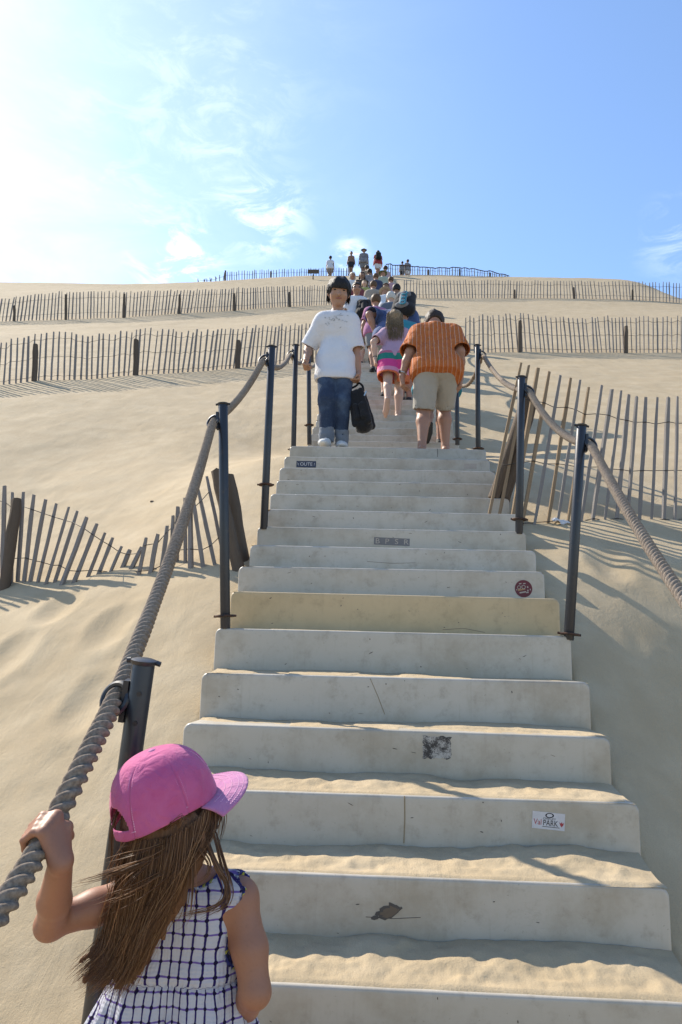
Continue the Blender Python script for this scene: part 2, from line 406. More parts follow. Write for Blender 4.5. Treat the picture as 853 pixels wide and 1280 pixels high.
# ------------------------------------------------------------------ the staircase
def step_mesh(name, m, wd=2*HW, ht=.26, dp=.268, rc=.032, bv=.011):
    """moulded step: rounded top corners, rolled front edge"""
    def outline(ins):
        a = wd/2-ins; t = -ins; r = rc-ins*.6; pts = [(-a, -ht), (a, -ht)]
        for cx, a0 in ((a-r, 0), (-a+r, math.pi/2)):
            for k in range(6):
                an = a0+k*math.pi/10; pts.append((cx+r*math.cos(an), t-r+r*math.sin(an)))
        return pts
    rings = [(bv*(1-math.sin(q)), bv*(1-math.cos(q))) for q in np.linspace(0, math.pi/2, 6)]
    v = []; f = []; n = len(outline(0))
    for ins, y in rings+[(0, dp)]: v += [(x, y, z) for x, z in outline(ins)]
    k = len(rings)+1
    for i in range(k-1):
        for j in range(n): f.append((i*n+j, i*n+(j+1) % n, (i+1)*n+(j+1) % n, (i+1)*n+j))
    f.append(tuple(range(n-1, -1, -1))); f.append(tuple((k-1)*n+j for j in range(n)))
    f = [q[::-1] for q in f]
    me = mesh(name, v, f, m); return smooth_by_angle(me, 50)
STAIR = thing('staircase', 'long straight off white plastic staircase climbing the middle of the dune', 'staircase', (X0, Y0, float(ZS[0])))
STEPS = {}
def step_pos(n):
    y = Y0+TR*n; return np.array([0, y-Y0, float(nose(y))-float(ZS[0])])
def build_steps():
    a = step_mesh('step', STEP); b = step_mesh('yellow_step', STEP_Y)
    for n in range(-4, 144):
        o = obj('step', b if n == 6 else a, STAIR); o.location = step_pos(n)
        o.location.x += random.uniform(-.012, .012)+({5: -.02, 6: .0, 10: .02}.get(n, 0)); o.rotation_euler = (0, R(random.uniform(-.25, .25)), R(random.uniform(-.3, .3)))
        if n == 6: o['label'] = 'yellowed step a shade darker than the others'
        STEPS[n] = o
build_steps()
def tread_top(y):
    n = math.floor((y-Y0)/TR+1e-6); return float(nose(Y0+TR*n))
def build_drifts():
    """sand blown onto the treads, heaped against the riser behind"""
    V = []; Fc = []
    for n in range(-4, 34):
        amt = {-4: 1, -3: 1, -2: 1, -1: 1, 0: 1.15, 1: 1.0, 2: .85, 3: .45, 4: .36, 5: .15, 6: .10, 7: .07}.get(n, .07)
        y0 = Y0+TR*n; z0 = float(nose(y0)); nx, ny = (240, 30) if n < 6 else (90, 8)
        xs = np.linspace(-HW+.012, HW-.012, nx); ts = np.linspace(0, 1, ny)
        X, T = np.meshgrid(xs, ts); yy = y0+.004+T*(TR-.006)
        lump = vnoise2(X/.16+n*3, T*1.3+n*5, 11)*.5+.5; l2 = vnoise2(X/.055+n*7, yy/.05, 12); l3 = vnoise2(X/.40+n*9, T*0+n, 13)
        h = amt*((.006+.034*sst(0, 1, T)*(1+.55*l3))*(.70+.36*lump) + (.007*l2+.003*vnoise2(X/.022, yy/.026, 15)+.008*(.35-np.abs(vnoise2(X/.11+n, yy/.08+X*2, 16))))*sst(0, .3, T)*(1-.5*T))
        front = sst(0, .05+.05*(vnoise2(X/.09+n, T*0, 14)*.5+.5), T); h = h*front - .005*(1-front)-.004*(amt < .5)*(lump < .55)
        h = h*(1-.8*sst(HW-.14, HW-.012, np.abs(X))*sst(1.2, .3, T)) - .003*sst(HW-.06, HW-.012, np.abs(X))
        s = len(V)
        b = sum(len(q) for q in V)
        V.append(np.stack([X+X0, yy, z0+h], -1).reshape(-1, 3))
        i = (np.arange(ny-1)[:, None]*nx+np.arange(nx-1)[None]).ravel()
        Fc.append(np.stack([i, i+1, i+nx+1, i+nx], 1)+b)
    o = obj('sand_drift', mesh('sand_drift', np.concatenate(V), np.concatenate(Fc), SAND))
    tag(o, 'loose wind blown sand lying on the stair treads', 'sand', kind='stuff')
build_drifts()

# ------------------------------------------------------------------ handrail posts and ropes
POSTS = {'l': [], 'r': []}
def axis_matrix(b, t):
    b = Vector(b); t = Vector(t); z = (t-b).normalized(); y = Vector((0, 1, 0)); x = y.cross(z).normalized(); y = z.cross(x)
    return Matrix(((x.x, y.x, z.x, b.x), (x.y, y.y, z.y, b.y), (x.z, y.z, z.z, b.z), (0, 0, 0, 1))), (t-b).length
_pm = {}
def post(side, b, t, fl, label, group=None, bolts=False):
    M, L = axis_matrix(b, t); s = -1 if side == 'l' else 1
    root = thing('handrail_post', label, 'post', (0, 0, 0), group); root.matrix_world = M
    r = .0245
    m = MB().lathe([(r*.93, 0), (r, .003), (r, L-.004), (r*.93, L)], 18)
    if bolts:
        for dz in (.062, .125): m.tube([(.006, -r-.001, L-dz), (.006, -r+.004, L-dz)], .0055, 8)
    obj('pole', smooth_by_angle(m.mesh('pole', METAL)), root)
    m = MB().lathe([(.026, L-.002), (.0285, L+.001), (.029, L+.007), (.020, L+.010)], 18)
    for k in (0, 1): m.tube([((.037-.074*k), 0, L+.002), ((.028-.056*k), 0, L+.004)], .006, 8)
    obj('cap_plate', smooth_by_angle(m.mesh('cap_plate', METAL)), root)
    m = MB().lathe([(.027, fl-.004), (.048, fl-.004), (.050, fl), (.048, fl+.005), (.027, fl+.005)], 18)
    m.tube([(-.055, -.005, fl), (.055, -.005, fl)], .006, 6)
    obj('flange', smooth_by_angle(m.mesh('flange', RUST)), root)
    cz = L-.085; cx = s*(r+.027)
    m = MB().torus((cx, 0, cz), .034, .0075, (.55*s, -1, .45), 24, 8)
    m.box((s*(r+.004), 0, cz), (.012, .03, .09))
    obj('ring', smooth_by_angle(m.mesh('ring', METAL)), root)
    c = M @ Vector((cx, 0, cz)); POSTS[side].append(np.array(c)); return root
def px_post(side, top, bot, fl, Y, label, Yb=None, **k):
    t = at(*top, Y); b = at(*bot, Yb or Y); L = np.linalg.norm(t-b)
    f = L*(bot[1]-fl)/(bot[1]-top[1]); return post(side, b, t, f, label, **k)
def build_posts():
    # two posts below the frame carry the lower rope ends
    for s, x in (('l', -.80), ('r', 1.04)):
        z = float(dune(x, .45)); post(s, (x, .45, z-.1), (x+(.02 if s == 'r' else -.02), .43, z+.72), .12, 'black handrail post at the foot of the stairs, lowest on the '+('left' if s == 'l' else 'right'))
    px_post('l', (180, 829), (108, 1340), 1332, 1.72, 'black handrail post right behind the girl in the pink cap', Yb=1.84, bolts=True)
    t = at(180, 829, 1.72); b = at(108, 1340, 1.84); mx = lambda p: np.array([2*X0-p[0]+.06, p[1], p[2]])
    post('r', mx(b), mx(t), .05, 'black handrail post right of the lowest steps, outside the picture')
    px_post('l', (279, 506), (282, 786), 771, 3.80, 'black handrail post on the left end of the step below the yellow one')
    px_post('r', (727, 533), (711, 800), 793, 3.80, 'black handrail post on the right end of the step below the yellow one')
    px_post('l', (340, 434), (330, 662), 608, 4.90, 'black handrail post between the left dune fence and the teenager in white')
    px_post('r', (652, 472), (649, 668), 650, 4.90, 'black handrail post in front of the leaning right dune fence')
    px_post('l', (370, 432), (367, 566), 562, 7.25, 'black handrail post that the teenager in white is holding on to')
    px_post('r', (597, 432), (598, 566), 561, 7.25, 'black handrail post by the right elbow of the man in orange')
    px_post('l', (386, 441), (387, 556), 532, 8.27, 'black handrail post just behind the white shirted teenager')
    px_post('r', (571, 472), (572, 556), 549, 8.27, 'black handrail post half hidden by the arm of the man in orange')
    y = 10.3
    while y < 24:
        for s, x in (('l', X0-HW-.0), ('r', X0+HW+.0)):
            z = float(nose(y-.1)); post(s, (x, y, z-.12), (x, y, z+.82), .12, 'black handrail post farther up the stairs among the climbers', 'handrail posts farther up the stairs')
        y += 2.3
build_posts()
def rope(name, pts, label, lay=.080, rad=.0208, sags=None):
    # path: hanging curves between the rings
    P = []
    for i in range(len(pts)-1):
        a, b = np.array(pts[i], float), np.array(pts[i+1], float); L = np.linalg.norm(b-a); n = max(8, int(L/.04))
        sg = sags[i] if sags and i < len(sags) else .06*L
        for k in range(n):
            t = k/n; p = a+(b-a)*t; p[2] -= sg*4*t*(1-t); P.append(p)
    P.append(np.array(pts[-1], float)); P = np.array(P)
    for _ in range(6): P[1:-1] = .25*P[:-2]+.5*P[1:-1]+.25*P[2:]
    s = np.concatenate([[0], np.cumsum(np.linalg.norm(np.diff(P, axis=0), axis=1))])
    far = P[:, 1]
    q = [0.0]
    while q[-1] < s[-1]:
        yy = np.interp(q[-1], s, far); q.append(q[-1]+(.0042 if yy < 3 else .005 if yy < 6 else .02 if yy < 12 else .05))
    q = np.array(q[:-1]+[s[-1]]); C = np.stack([np.interp(q, s, P[:, i]) for i in range(3)], 1)
    T = np.gradient(C, axis=0); T /= np.linalg.norm(T, axis=1)[:, None]
    A = np.cross(T, (1, .2, 0.1)); A /= np.linalg.norm(A, axis=1)[:, None]; B = np.cross(T, A)
    seg = 26; th = np.arange(seg)*2*math.pi/seg
    ph = th[None]-2*math.pi*q[:, None]/lay
    pm_ = (ph+math.pi/3) % (2*math.pi/3)-math.pi/3; prof = .536*np.cos(pm_)+np.sqrt(np.maximum(.2153-.2873*np.sin(pm_)**2, 0)); prof = (np.maximum(prof, .52)-.52)/.48
    fade = np.interp(C[:, 1], [9, 14], [1, 0])[:, None]
    rr = rad*(1.0+.05*vnoise2(q*4, q*0, 3))[:, None]*(.56+.48*prof*fade+.33*(1-fade)+.02*vnoise2(ph*4, q[:, None]*120+0*ph, 9))
    V = C[:, None]+rr[..., None]*(np.cos(th)[None, :, None]*A[:, None]+np.sin(th)[None, :, None]*B[:, None])
    n = len(q); i = np.arange(n-1)[:, None]*seg; j = np.arange(seg)[None]; k = (j+1) % seg
    f = np.stack([i+j, i+k, i+seg+k, i+seg+j], -1).reshape(-1, 4)
    me = mesh(name, V.reshape(-1, 3), f, ROPE)
    a = me.attributes.new('lay', 'FLOAT_VECTOR', 'POINT')
    a.data.foreach_set('vector', np.stack([np.cos(ph)*14, np.sin(ph)*14, q[:, None]*60+ph*0], -1).astype(np.float32).ravel())
    return tag(obj(name, me), label, 'rope')
def build_ropes():
    l = POSTS['l']; r = POSTS['r']
    rope('rope', [l[0]]+[at(0, 1141, 1.29), HANDPT, at(103, 958, 1.53)]+l[1:], 'thick grey twisted rope along the left side of the stairs', sags=[.02, .0, .0, .0, .07, .06, .10])
    rope('rope', r, 'thick pale twisted rope along the right side of the stairs', sags=[.05, .05, .09, .10, .12])
HANDPT = at(57, 1050, 1.43)
build_ropes()

# ------------------------------------------------------------------ dune fences of split chestnut pales
def slat_mesh(i, m):
    rg = random.Random(i); v = []; n = 6; w, d = .5, .42; f = []
    bx = by = 0
    for k in range(n):
        z = k/(n-1); tp = 1-.25*(z > .95); bx += rg.uniform(-.08, .08)-bx*.2; by += rg.uniform(-.08, .08)-by*.2
        if k == 0: tp = .75
        for sx, sy in ((-1, -1), (1, -1), (1, 1), (-1, 1)):
            v.append((bx+sx*w*tp*rg.uniform(.82, 1.1), by+sy*d*tp*rg.uniform(.75, 1.1), z+(rg.uniform(-.012, .012) if 0 < k < n-1 else rg.uniform(-.004, .004))))
    for k in range(n-1):
        for j in range(4): f.append((k*4+j, k*4+(j+1) % 4, k*4+4+(j+1) % 4, k*4+4+j))
    f += [(3, 2, 1, 0), tuple((n-1)*4+j for j in range(4))]
    return mesh('slat', v, f, m, False)
SLATS = [slat_mesh(i, SLAT) for i in range(8)]; SLATS_B = [slat_mesh(20+i, SLAT_B) for i in range(4)]
def post_mesh(i):
    rg = random.Random(100+i); v = []; f = []; n = 7; s = 9
    for k in range(n):
        for j in range(s):
            a = 2*math.pi*j/s; r = .5*rg.uniform(.86, 1.08)*(.85 if k == n-1 else 1); v.append((r*math.cos(a), r*math.sin(a), k/(n-1)+(rg.uniform(-.02, .0) if k == n-1 else 0)))
    for k in range(n-1):
        for j in range(s): f.append((k*s+j, k*s+(j+1) % s, k*s+s+(j+1) % s, k*s+s+j))
    f.append(tuple((n-1)*s+j for j in range(s))); f.append(tuple(range(s-1, -1, -1)))
    return smooth_by_angle(mesh('post', v, f, POSTW), 50)
PMESH = [post_mesh(i) for i in range(4)]
def stick(name, me, parent, b, t, w, spin=0.0, off=(0, 0, 0)):
    M, L = axis_matrix(b, t)
    o = obj(name, me, parent)
    o.matrix_world = Matrix.Translation(-Vector(off)) @ M @ Matrix.Rotation(spin, 4, 'Z') @ Matrix.Diagonal((w, w, L, 1)); return o
def fence(label, cols, posts, wires, wname='dune_fence', sw=.026, pw=.09, brown=()):
    """cols: (bottom, top) of every slat; posts: (bottom, top); wires: share of the slat's length"""
    o0 = np.array(cols[0][0]); root = thing(wname, label, 'fence', o0, None)
    for i, (b, t) in enumerate(cols):
        me = random.choice(SLATS_B) if i in brown else random.choice(SLATS)
        stick('slat', me, root, np.array(b)-o0, np.array(t)-o0, sw*random.uniform(.8, 1.25), random.uniform(-.5, .5))
    for b, t in posts:
        o = stick('post', random.choice(PMESH), root, np.array(b)-o0, np.array(t)-o0, pw*random.uniform(.9, 1.1), random.uniform(0, 6))
    for w in wires:
        pts = [np.array(b)+(np.array(t)-np.array(b))*w-o0+np.array([0, -.018*(1 if i % 2 else -1)*(sw > .02), random.uniform(-.006, .006)]) for i, (b, t) in enumerate(cols)]
        obj('wire', MB().tube(pts, .0022+.00012*o0[1], 5).mesh('wire', WIRE, True), root)
    return root
def row(feet, tops, postpx, label, step, wires=(.2, .55, .88), pw=.1, wave=.0, lean=.022, sw=.027):
    """a fence row: foot line followed over the sand, slat heights from its top line"""
    fx = [p[0] for p in feet]; P = []; Hh = []
    for x in np.linspace(fx[0], fx[-1], max(12, int((fx[-1]-fx[0])/8))):
        g = ground(x, float(np.interp(x, fx, [p[1] for p in feet]))); ty = float(np.interp(x, [p[0] for p in tops], [p[1] for p in tops]))
        P.append(g); Hh.append(max(at(x, ty, g[1])[2]-g[2], .1))
    P = np.array(P); Hh = np.array(Hh)
    for _ in range(3):
        P[1:-1] = .25*P[:-2]+.5*P[1:-1]+.25*P[2:]; Hh[1:-1] = .25*Hh[:-2]+.5*Hh[1:-1]+.25*Hh[2:]
    s = np.concatenate([[0], np.cumsum(np.linalg.norm(np.diff(P[:, :2], axis=0), axis=1))]); cols = []; q = 0.0
    while q < s[-1]:
        x, y, h = (float(np.interp(q, s, a)) for a in (P[:, 0], P[:, 1], Hh)); z = float(dune(x, y))
        l = random.gauss(0, lean)*.6+.06*math.sin(q*.9+s[-1]); hh = h*random.uniform(.96, 1.04)
        cols.append(((x-l*.2, y, z-.12), (x+l*hh, y+random.gauss(0, .02), z+hh))); q += step*random.uniform(.86, 1.14)
    posts = []
    for px, top in postpx:
        g = ground(px, float(np.interp(px, fx, [p[1] for p in feet]))); t = at(px+random.uniform(-1.2, 1.2), top, g[1]); g = g+np.array([0, -.06, 0]); g[2] = float(dune(g[0], g[1]))-.2
        posts.append((g, t+np.array([0, -.06, 0])))
    return fence(label, cols, posts, wires, sw=sw, pw=pw)
def build_fences():
    k = 330/853.0
    px = lambda x, y: (x*k, 520+y*k)
    raw = [((-160, 225), (-150, 560)), ((-130, 215), (-126, 556)), ((-100, 220), (-98, 552)), ((-70, 218), (-72, 548)), ((-40, 215), (-46, 545)), ((-12, 222), (-18, 540)), ((17, 226), (8, 545)), ((43, 247), (38, 540)), ((76, 246), (58, 537)), ((112, 255), (78, 537)), ((150, 270), (98, 535)), ((184, 283), (125, 538)), ((224, 294), (150, 543)), ((250, 307), (178, 535)),
           ((283, 327), (203, 545)), ((315, 348), (240, 540)), ((340, 377), (285, 522)), ((366, 393), (320, 512)), ((393, 420), (357, 505)), ((422, 432), (398, 492)), ((458, 423), (425, 495)), ((474, 393), (450, 512)), ((513, 382), (487, 508)),
           ((541, 355), (524, 502)), ((560, 322), (552, 492)), ((578, 293), (572, 470)), ((597, 265), (600, 478)), ((615, 237), (618, 492)), ((622, 250), (658, 492)), ((640, 235), (694, 484)), ((668, 195), (722, 455))]
    YL = 5.0
    def foot(bx, by):
        g = ground(*px(bx, by)); return g
    cols = []
    for t, b in raw:
        g = foot(*b); tp = at(*px(*t), g[1]); d = (tp-g); d /= np.linalg.norm(d); cols.append((g-d*.12, tp))
    posts = []
    for t, b in (((56, 265), (28, 545)), ((697, 172), (772, 482))):
        g = foot(*b)-np.array([0, .05, 0]); tp = at(*px(*t), g[1]); posts.append((g-(tp-g)*.15, tp))
    g = foot(785, 478)+np.array([0, .06, 0]); tp = at(*px(738, 190), g[1]); posts.append((g-(tp-g)*.15, tp))
    fence('weathered dune fence on the left, half buried, its slats fanning out', cols, posts, (.38, .86), pw=.078, sw=.022)
    k = 273/853.0
    px = lambda x, y: (580+x*k, 440+y*k)
    raw = [((225, 40), (132, 475)), ((254, 52), (165, 500)), ((290, 62), (200, 592)), ((333, 76), (240, 602)), ((377, 92), (287, 614)), ((418, 100), (335, 620)), ((455, 110), (372, 624)), ((488, 137), (412, 628)), ((540, 130), (462, 634)), ((578, 147), (507, 634)),
           ((615, 152), (553, 634)), ((647, 168), (600, 632)), ((676, 175), (645, 602)), ((714, 178), (688, 634)), ((758, 178), (735, 634)), ((800, 178), (783, 632)), ((836, 175), (825, 632)), ((880, 180), (868, 634)), ((922, 186), (915, 636)), ((965, 180), (962, 638)), ((1010, 186), (1006, 640)), ((1052, 190), (1052, 642))]+[((1052+44*i, 190+2*i), (1052+43*i, 642+3*i)) for i in range(1, 9)]
    cols = []
    YR = 5.55
    for t, b in raw:
        g = at(*px(*b), YR+.0005*(b[0]-600)); z = float(dune(g[0], g[1])); tp = at(*px(*t), YR+.0005*(b[0]-600)); d = tp-g; d /= np.linalg.norm(d)
        cols.append((g-d*max(.1, .06+g[2]-z), tp))
    posts = []
    for t, b, o in (((258, 150), (140, 500), -.07), ((268, 190), (165, 560), -.045)):
        g = at(*px(*b), YR+o); tp = at(*px(*t), YR+o); posts.append((g-(tp-g)*.2, tp))
    fence('dune fence right of the stairs with widely spaced slats all leaning right', cols, posts, (.06, .43, .8), pw=.080, sw=.024, brown=(0, 1, 2, 3, 5, 7))
    row([(-220, 500), (-40, 484), (0, 482), (46, 476), (105, 475), (172, 469), (246, 465), (300, 460), (330, 457), (396, 452)], [(-220, 440), (-40, 430), (0, 428), (53, 415), (116, 420), (172, 412), (253, 414), (300, 409), (345, 406), (396, 405)],
        [(46, 432), (172, 426), (298, 427), (390, 425)], 'lower slatted dune fence on the left, between the teenager and the left picture edge', .093)
    row([(582, 441), (655, 440), (700, 441), (782, 441), (853, 441), (900, 442), (1080, 446)], [(582, 396), (655, 393), (700, 397), (782, 397), (853, 396), (900, 396), (1080, 398)], [(649, 402), (781, 409)],
        'lower slatted dune fence on the right, beyond the widely spaced leaning one', .10)
    row([(-200, 408), (-30, 403), (0, 402), (84, 399.5), (155, 397), (225, 392), (300, 388), (340, 384.5), (420, 381)], [(-200, 382), (-30, 376), (0, 374), (84, 364), (155, 365), (225, 363), (300, 360.5), (340, 358), (420, 357)],
        [(20, 383), (84, 369), (156, 368), (225, 369), (294, 368), (363, 366)], 'upper slatted dune fence on the left slope, below the crest', .115, wires=(.3, .8), sw=.034)
    row([(505, 373), (580, 373), (665, 373), (735, 373.5), (790, 375), (853, 379), (900, 384)], [(505, 350), (580, 350.5), (665, 351), (735, 352), (790, 352), (853, 354), (900, 356)],
        [(643, 363), (718, 360), (790, 363)], 'upper slatted dune fence on the right slope, cutting the skyline at the right', .145, wires=(.3, .8), sw=.036)
    build_crest_fence()
def build_crest_fence():
    for x0, x1, ft, tp, lab, pp, jit in (
        (250, 437, [(250, 358), (282, 358), (340, 356.5), (395, 354.5), (437, 352)], [(250, 349), (270, 347), (280, 340), (300, 339), (340, 337), (395, 335.5), (437, 335)], 'fence of thin slats standing on the crest left of the climbers', [(282, 338), (339, 339)], .0),
        (482, 640, [(482, 351.5), (535, 350), (575, 348.5), (610, 348), (640, 348.5)], [(482, 331), (500, 332), (535, 335), (575, 335), (610, 339), (640, 346)], 'fence of thin slats on the crest right of the climbers with a sagging top rope', [(536, 337), (575, 336), (613, 341)], .0)):
        xs = np.arange(x0, x1, 3.1); cols = []; P = []
        for x in xs:
            y = float(np.interp(x, [p[0] for p in ft], [p[1] for p in ft])); t = float(np.interp(x, [p[0] for p in tp], [p[1] for p in tp]))
            yy = float(crest((x-446)/976*43))-.2
            g = at(x, y, yy); z = float(dune(g[0], g[1])); tpp = at(x+random.uniform(-1, 1)+(3*math.sin(x*.8) if x < 280 else 0), t+random.uniform(-.8, .8), yy)
            cols.append(((g[0], g[1], min(z, g[2])-.15), tpp))
        posts = []
        for x, t in pp:
            yy = float(crest((x-446)/976*43))-.25; g = at(x, 352, yy); tpp = at(x, t, yy); posts.append(((g[0], yy, float(dune(g[0], yy))-.2), tpp))
        r = fence(lab, cols, posts, (.45, .8), sw=.042, pw=.11)
        if x0 > 400:
            pts = [Vector(c[1])-Vector(cols[0][0])+Vector((0, -.05, .02*math.sin(i*.9))) for i, c in enumerate(cols)]
            obj('top_rope', MB().tube(pts, .03, 6).mesh('top_rope', RUST, True), r)
build_fences()
def build_sign():
    Y = 41.5; b = at(391.5, 355, Y); t = at(391.5, 343, Y); z = float(dune(b[0], Y))
    r = thing('notice_board', 'small dark notice board on a post by the crest fence', 'sign', (b[0], Y, z-.1))
    o = np.array([b[0], Y, z-.1]); m = MB(); m.tube([(0, 0, 0), Vector(t-o)], .035, 8); obj('post', m.mesh('post', POSTW, True), r)
    a = at(385, 340, Y)-o; c = at(398.5, 340, Y)-o; mid = (a+c)/2
    m = MB().box((mid[0], -.05, mid[2]), (c[0]-a[0], .05, 5.5/976*Y)); obj('board', m.mesh('board', POSTW), r)
build_sign()
# ------------------------------------------------------------------ bodies: smooth-blended distance fields, meshed
class Field:
    def __init__(s, lo, hi, vox):
        s.vox = vox; s.lo = np.array(lo, float); n = np.ceil((np.array(hi)-s.lo)/vox).astype(int)+2
        s.n = n; s.d = np.full(n, 9.0, np.float32)
    def sub(s, lo, hi):
        a = np.clip(np.floor((np.array(lo)-s.lo)/s.vox).astype(int), 0, s.n-1); b = np.clip(np.ceil((np.array(hi)-s.lo)/s.vox).astype(int)+1, 1, s.n)
        if (b <= a).any(): return None, None
        g = [s.lo[i]+s.vox*np.arange(a[i], b[i]) for i in range(3)]
        P = np.stack(np.meshgrid(*g, indexing='ij'), -1); return tuple(slice(a[i], b[i]) for i in range(3)), P
    def join(s, fn, lo, hi, k):
        m = k+2.5*s.vox; sl, P = s.sub(np.array(lo)-m, np.array(hi)+m)
        if sl is None: return
        b = fn(P); a = s.d[sl]
        if k > 0:
            h = np.clip(.5+.5*(a-b)/k, 0, 1); r = a*(1-h)+b*h-k*h*(1-h)
            s.d[sl] = np.where(a > 5, b, r)
        else: s.d[sl] = np.minimum(a, b)
    def cut(s, fn, lo=None, hi=None, k=0.0):
        """remove the inside of fn"""
        if lo is None: sl, P = s.sub(s.lo, s.lo+s.vox*s.n)
        else: sl, P = s.sub(np.array(lo)-3*s.vox, np.array(hi)+3*s.vox)
        if sl is None: return
        s.d[sl] = np.maximum(s.d[sl], -fn(P))
    def bend(s, fn):
        sl, P = s.sub(s.lo, s.lo+s.vox*s.n); m = np.abs(s.d) < 6*s.vox+.03
        s.d[m] += fn(P[m])
    def mesh(s):
        d = s.d; S = d < 0; nx, ny, nz = d.shape
        c = [(a, b, e) for a in (0, 1) for b in (0, 1) for e in (0, 1)]
        cs = sum(S[a:nx-1+a, b:ny-1+b, e:nz-1+e].astype(np.int8) for a, b, e in c)
        act = (cs > 0) & (cs < 8); I = np.argwhere(act); idx = np.full(act.shape, -1, np.int64); idx[act] = np.arange(len(I))
        acc = np.zeros((len(I), 3)); w = np.zeros(len(I))
        for ax in range(3):
            for p in ((0, 0), (0, 1), (1, 0), (1, 1)):
                o = [0, 0, 0]; q = [i for i in range(3) if i != ax]; o[q[0]], o[q[1]] = p
                A = I+o; B = A.copy(); B[:, ax] += 1
                da = d[A[:, 0], A[:, 1], A[:, 2]]; db = d[B[:, 0], B[:, 1], B[:, 2]]; cr = (da < 0) != (db < 0)
                t = np.where(cr, da/np.where(cr, da-db, 1), 0); pt = A.astype(float); pt[:, ax] += t
                acc[cr] += pt[cr]; w[cr] += 1
        V = s.lo+s.vox*(acc/np.maximum(w, 1)[:, None]); Fs = []
        for ax in range(3):
            q = [(ax+1) % 3, (ax+2) % 3]
            a = [slice(1, -1)]*3; a[ax] = slice(0, -1); b = list(a); b[ax] = slice(1, None)
            sa = S[tuple(a)]; sb = S[tuple(b)]; E_ = np.argwhere(sa != sb)
            if not len(E_): continue
            fl = sa[tuple(E_.T)]; E_ = E_+[0 if i == ax else 1 for i in range(3)]
            qs = []
            for p in ((1, 1), (0, 1), (0, 0), (1, 0)):
                o = np.zeros(3, int); o[q[0]] = p[0]; o[q[1]] = p[1]; A = E_-o; qs.append(idx[A[:, 0], A[:, 1], A[:, 2]])
            f = np.stack(qs, 1); f[~fl] = f[~fl][:, ::-1]; Fs.append(f)
        f = np.concatenate(Fs); f = f[(f >= 0).all(1)]
        return V, f
def V3(*a): return np.array(a if len(a) > 1 else a[0], float)
def nrm(v): v = np.asarray(v, float); return v/max(np.linalg.norm(v), 1e-9)
class Blob:
    """list of shapes, turned into one smooth mesh"""
    def __init__(s, k=.02): s.p = []; s.k = k; s.cuts = []; s.bends = []
    def cone(s, a, b, ra, rb, k=None, squash=None, flat=(False, False)):
        a = V3(a); b = V3(b); ab = b-a; L2 = max(float(ab@ab), 1e-10); ab_ = nrm(ab); L = math.sqrt(L2)
        def fn(P):
            w = P-a; t = np.clip((w@ab)/L2, 0, 1); q = w-t[..., None]*ab; r = ra+(rb-ra)*t
            if squash is not None:
                dv, fc = squash; c = q@dv; q = q+(c*(1/fc-1))[..., None]*dv; d = (np.linalg.norm(q, axis=-1)-r)*min(1, fc)
            else: d = np.linalg.norm(q, axis=-1)-r
            if flat[0]: d = np.maximum(d, -(w@ab_))
            if flat[1]: d = np.maximum(d, (w@ab_)-L)
            return d
        m = max(ra, rb)*(max(1, squash[1]) if squash is not None else 1)
        s.p.append((fn, np.minimum(a, b)-m, np.maximum(a, b)+m, s.k if k is None else k)); return s
    def chain(s, pts, rad, k=None, **kw):
        for i in range(len(pts)-1): s.cone(pts[i], pts[i+1], rad[i], rad[i+1], k if k is not None else None, **kw)
        return s
    def ell(s, c, r, M=None, k=None):
        c = V3(c); r = V3(r); M = np.eye(3) if M is None else np.array(M, float)   # columns = axes
        def fn(P):
            q = (P-c)@M; k0 = np.linalg.norm(q/r, axis=-1); k1 = np.linalg.norm(q/(r*r), axis=-1); return k0*(k0-1)/np.maximum(k1, 1e-6)
        m = r.max(); s.p.append((fn, c-m, c+m, s.k if k is None else k)); return s
    def plane(s, p, n):
        """cut away everything on the side n points to"""
        p = V3(p); n = nrm(n); s.cuts.append((lambda P: -((P-p)@n), None, None)); return s
    def hole(s, a, b, ra, rb):
        t = Blob(0); t.cone(a, b, ra, rb); fn, lo, hi, _ = t.p[0]; s.cuts.append((fn, lo, hi)); return s
    def holeell(s, c, r, M=None):
        t = Blob(0); t.ell(c, r, M); fn, lo, hi, _ = t.p[0]; s.cuts.append((fn, lo, hi)); return s
    def bend(s, fn): s.bends.append(fn); return s
    def noise(s, amp, scale, seed=0): return s.bend(lambda P: amp*vnoise3(P*scale, seed)+amp*.5*vnoise3(P*scale*2.1, seed+1))
    def build(s, name, vox, mats):
        lo = np.min([p[1] for p in s.p], 0)-4*vox-.01; hi = np.max([p[2] for p in s.p], 0)+4*vox+.01
        g = Field(lo, hi, vox)
        for fn, a, b, k in s.p: g.join(fn, a, b, k)
        for fn in s.bends: g.bend(fn)
        for fn, a, b in s.cuts: g.cut(fn, a, b)
        v, f = g.mesh(); s.v = v
        return mesh(name, v, f, mats)
def frame(fw, up=(0, 0, 1)):
    """right, forward, up as columns"""
    f = nrm(fw); r = nrm(np.cross(f, up)); u = np.cross(r, f); return np.stack([r, f, u], 1)
def ik(a, b, l1, l2, pole):
    a = V3(a); b = V3(b); d = b-a; D = min(np.linalg.norm(d), (l1+l2)*.995); n = nrm(d); b = a+n*D
    x = (l1*l1-l2*l2+D*D)/(2*D); h = math.sqrt(max(l1*l1-x*x, 0)); p = V3(pole); p = nrm(p-n*(p@n)); return a+n*x+p*h, b
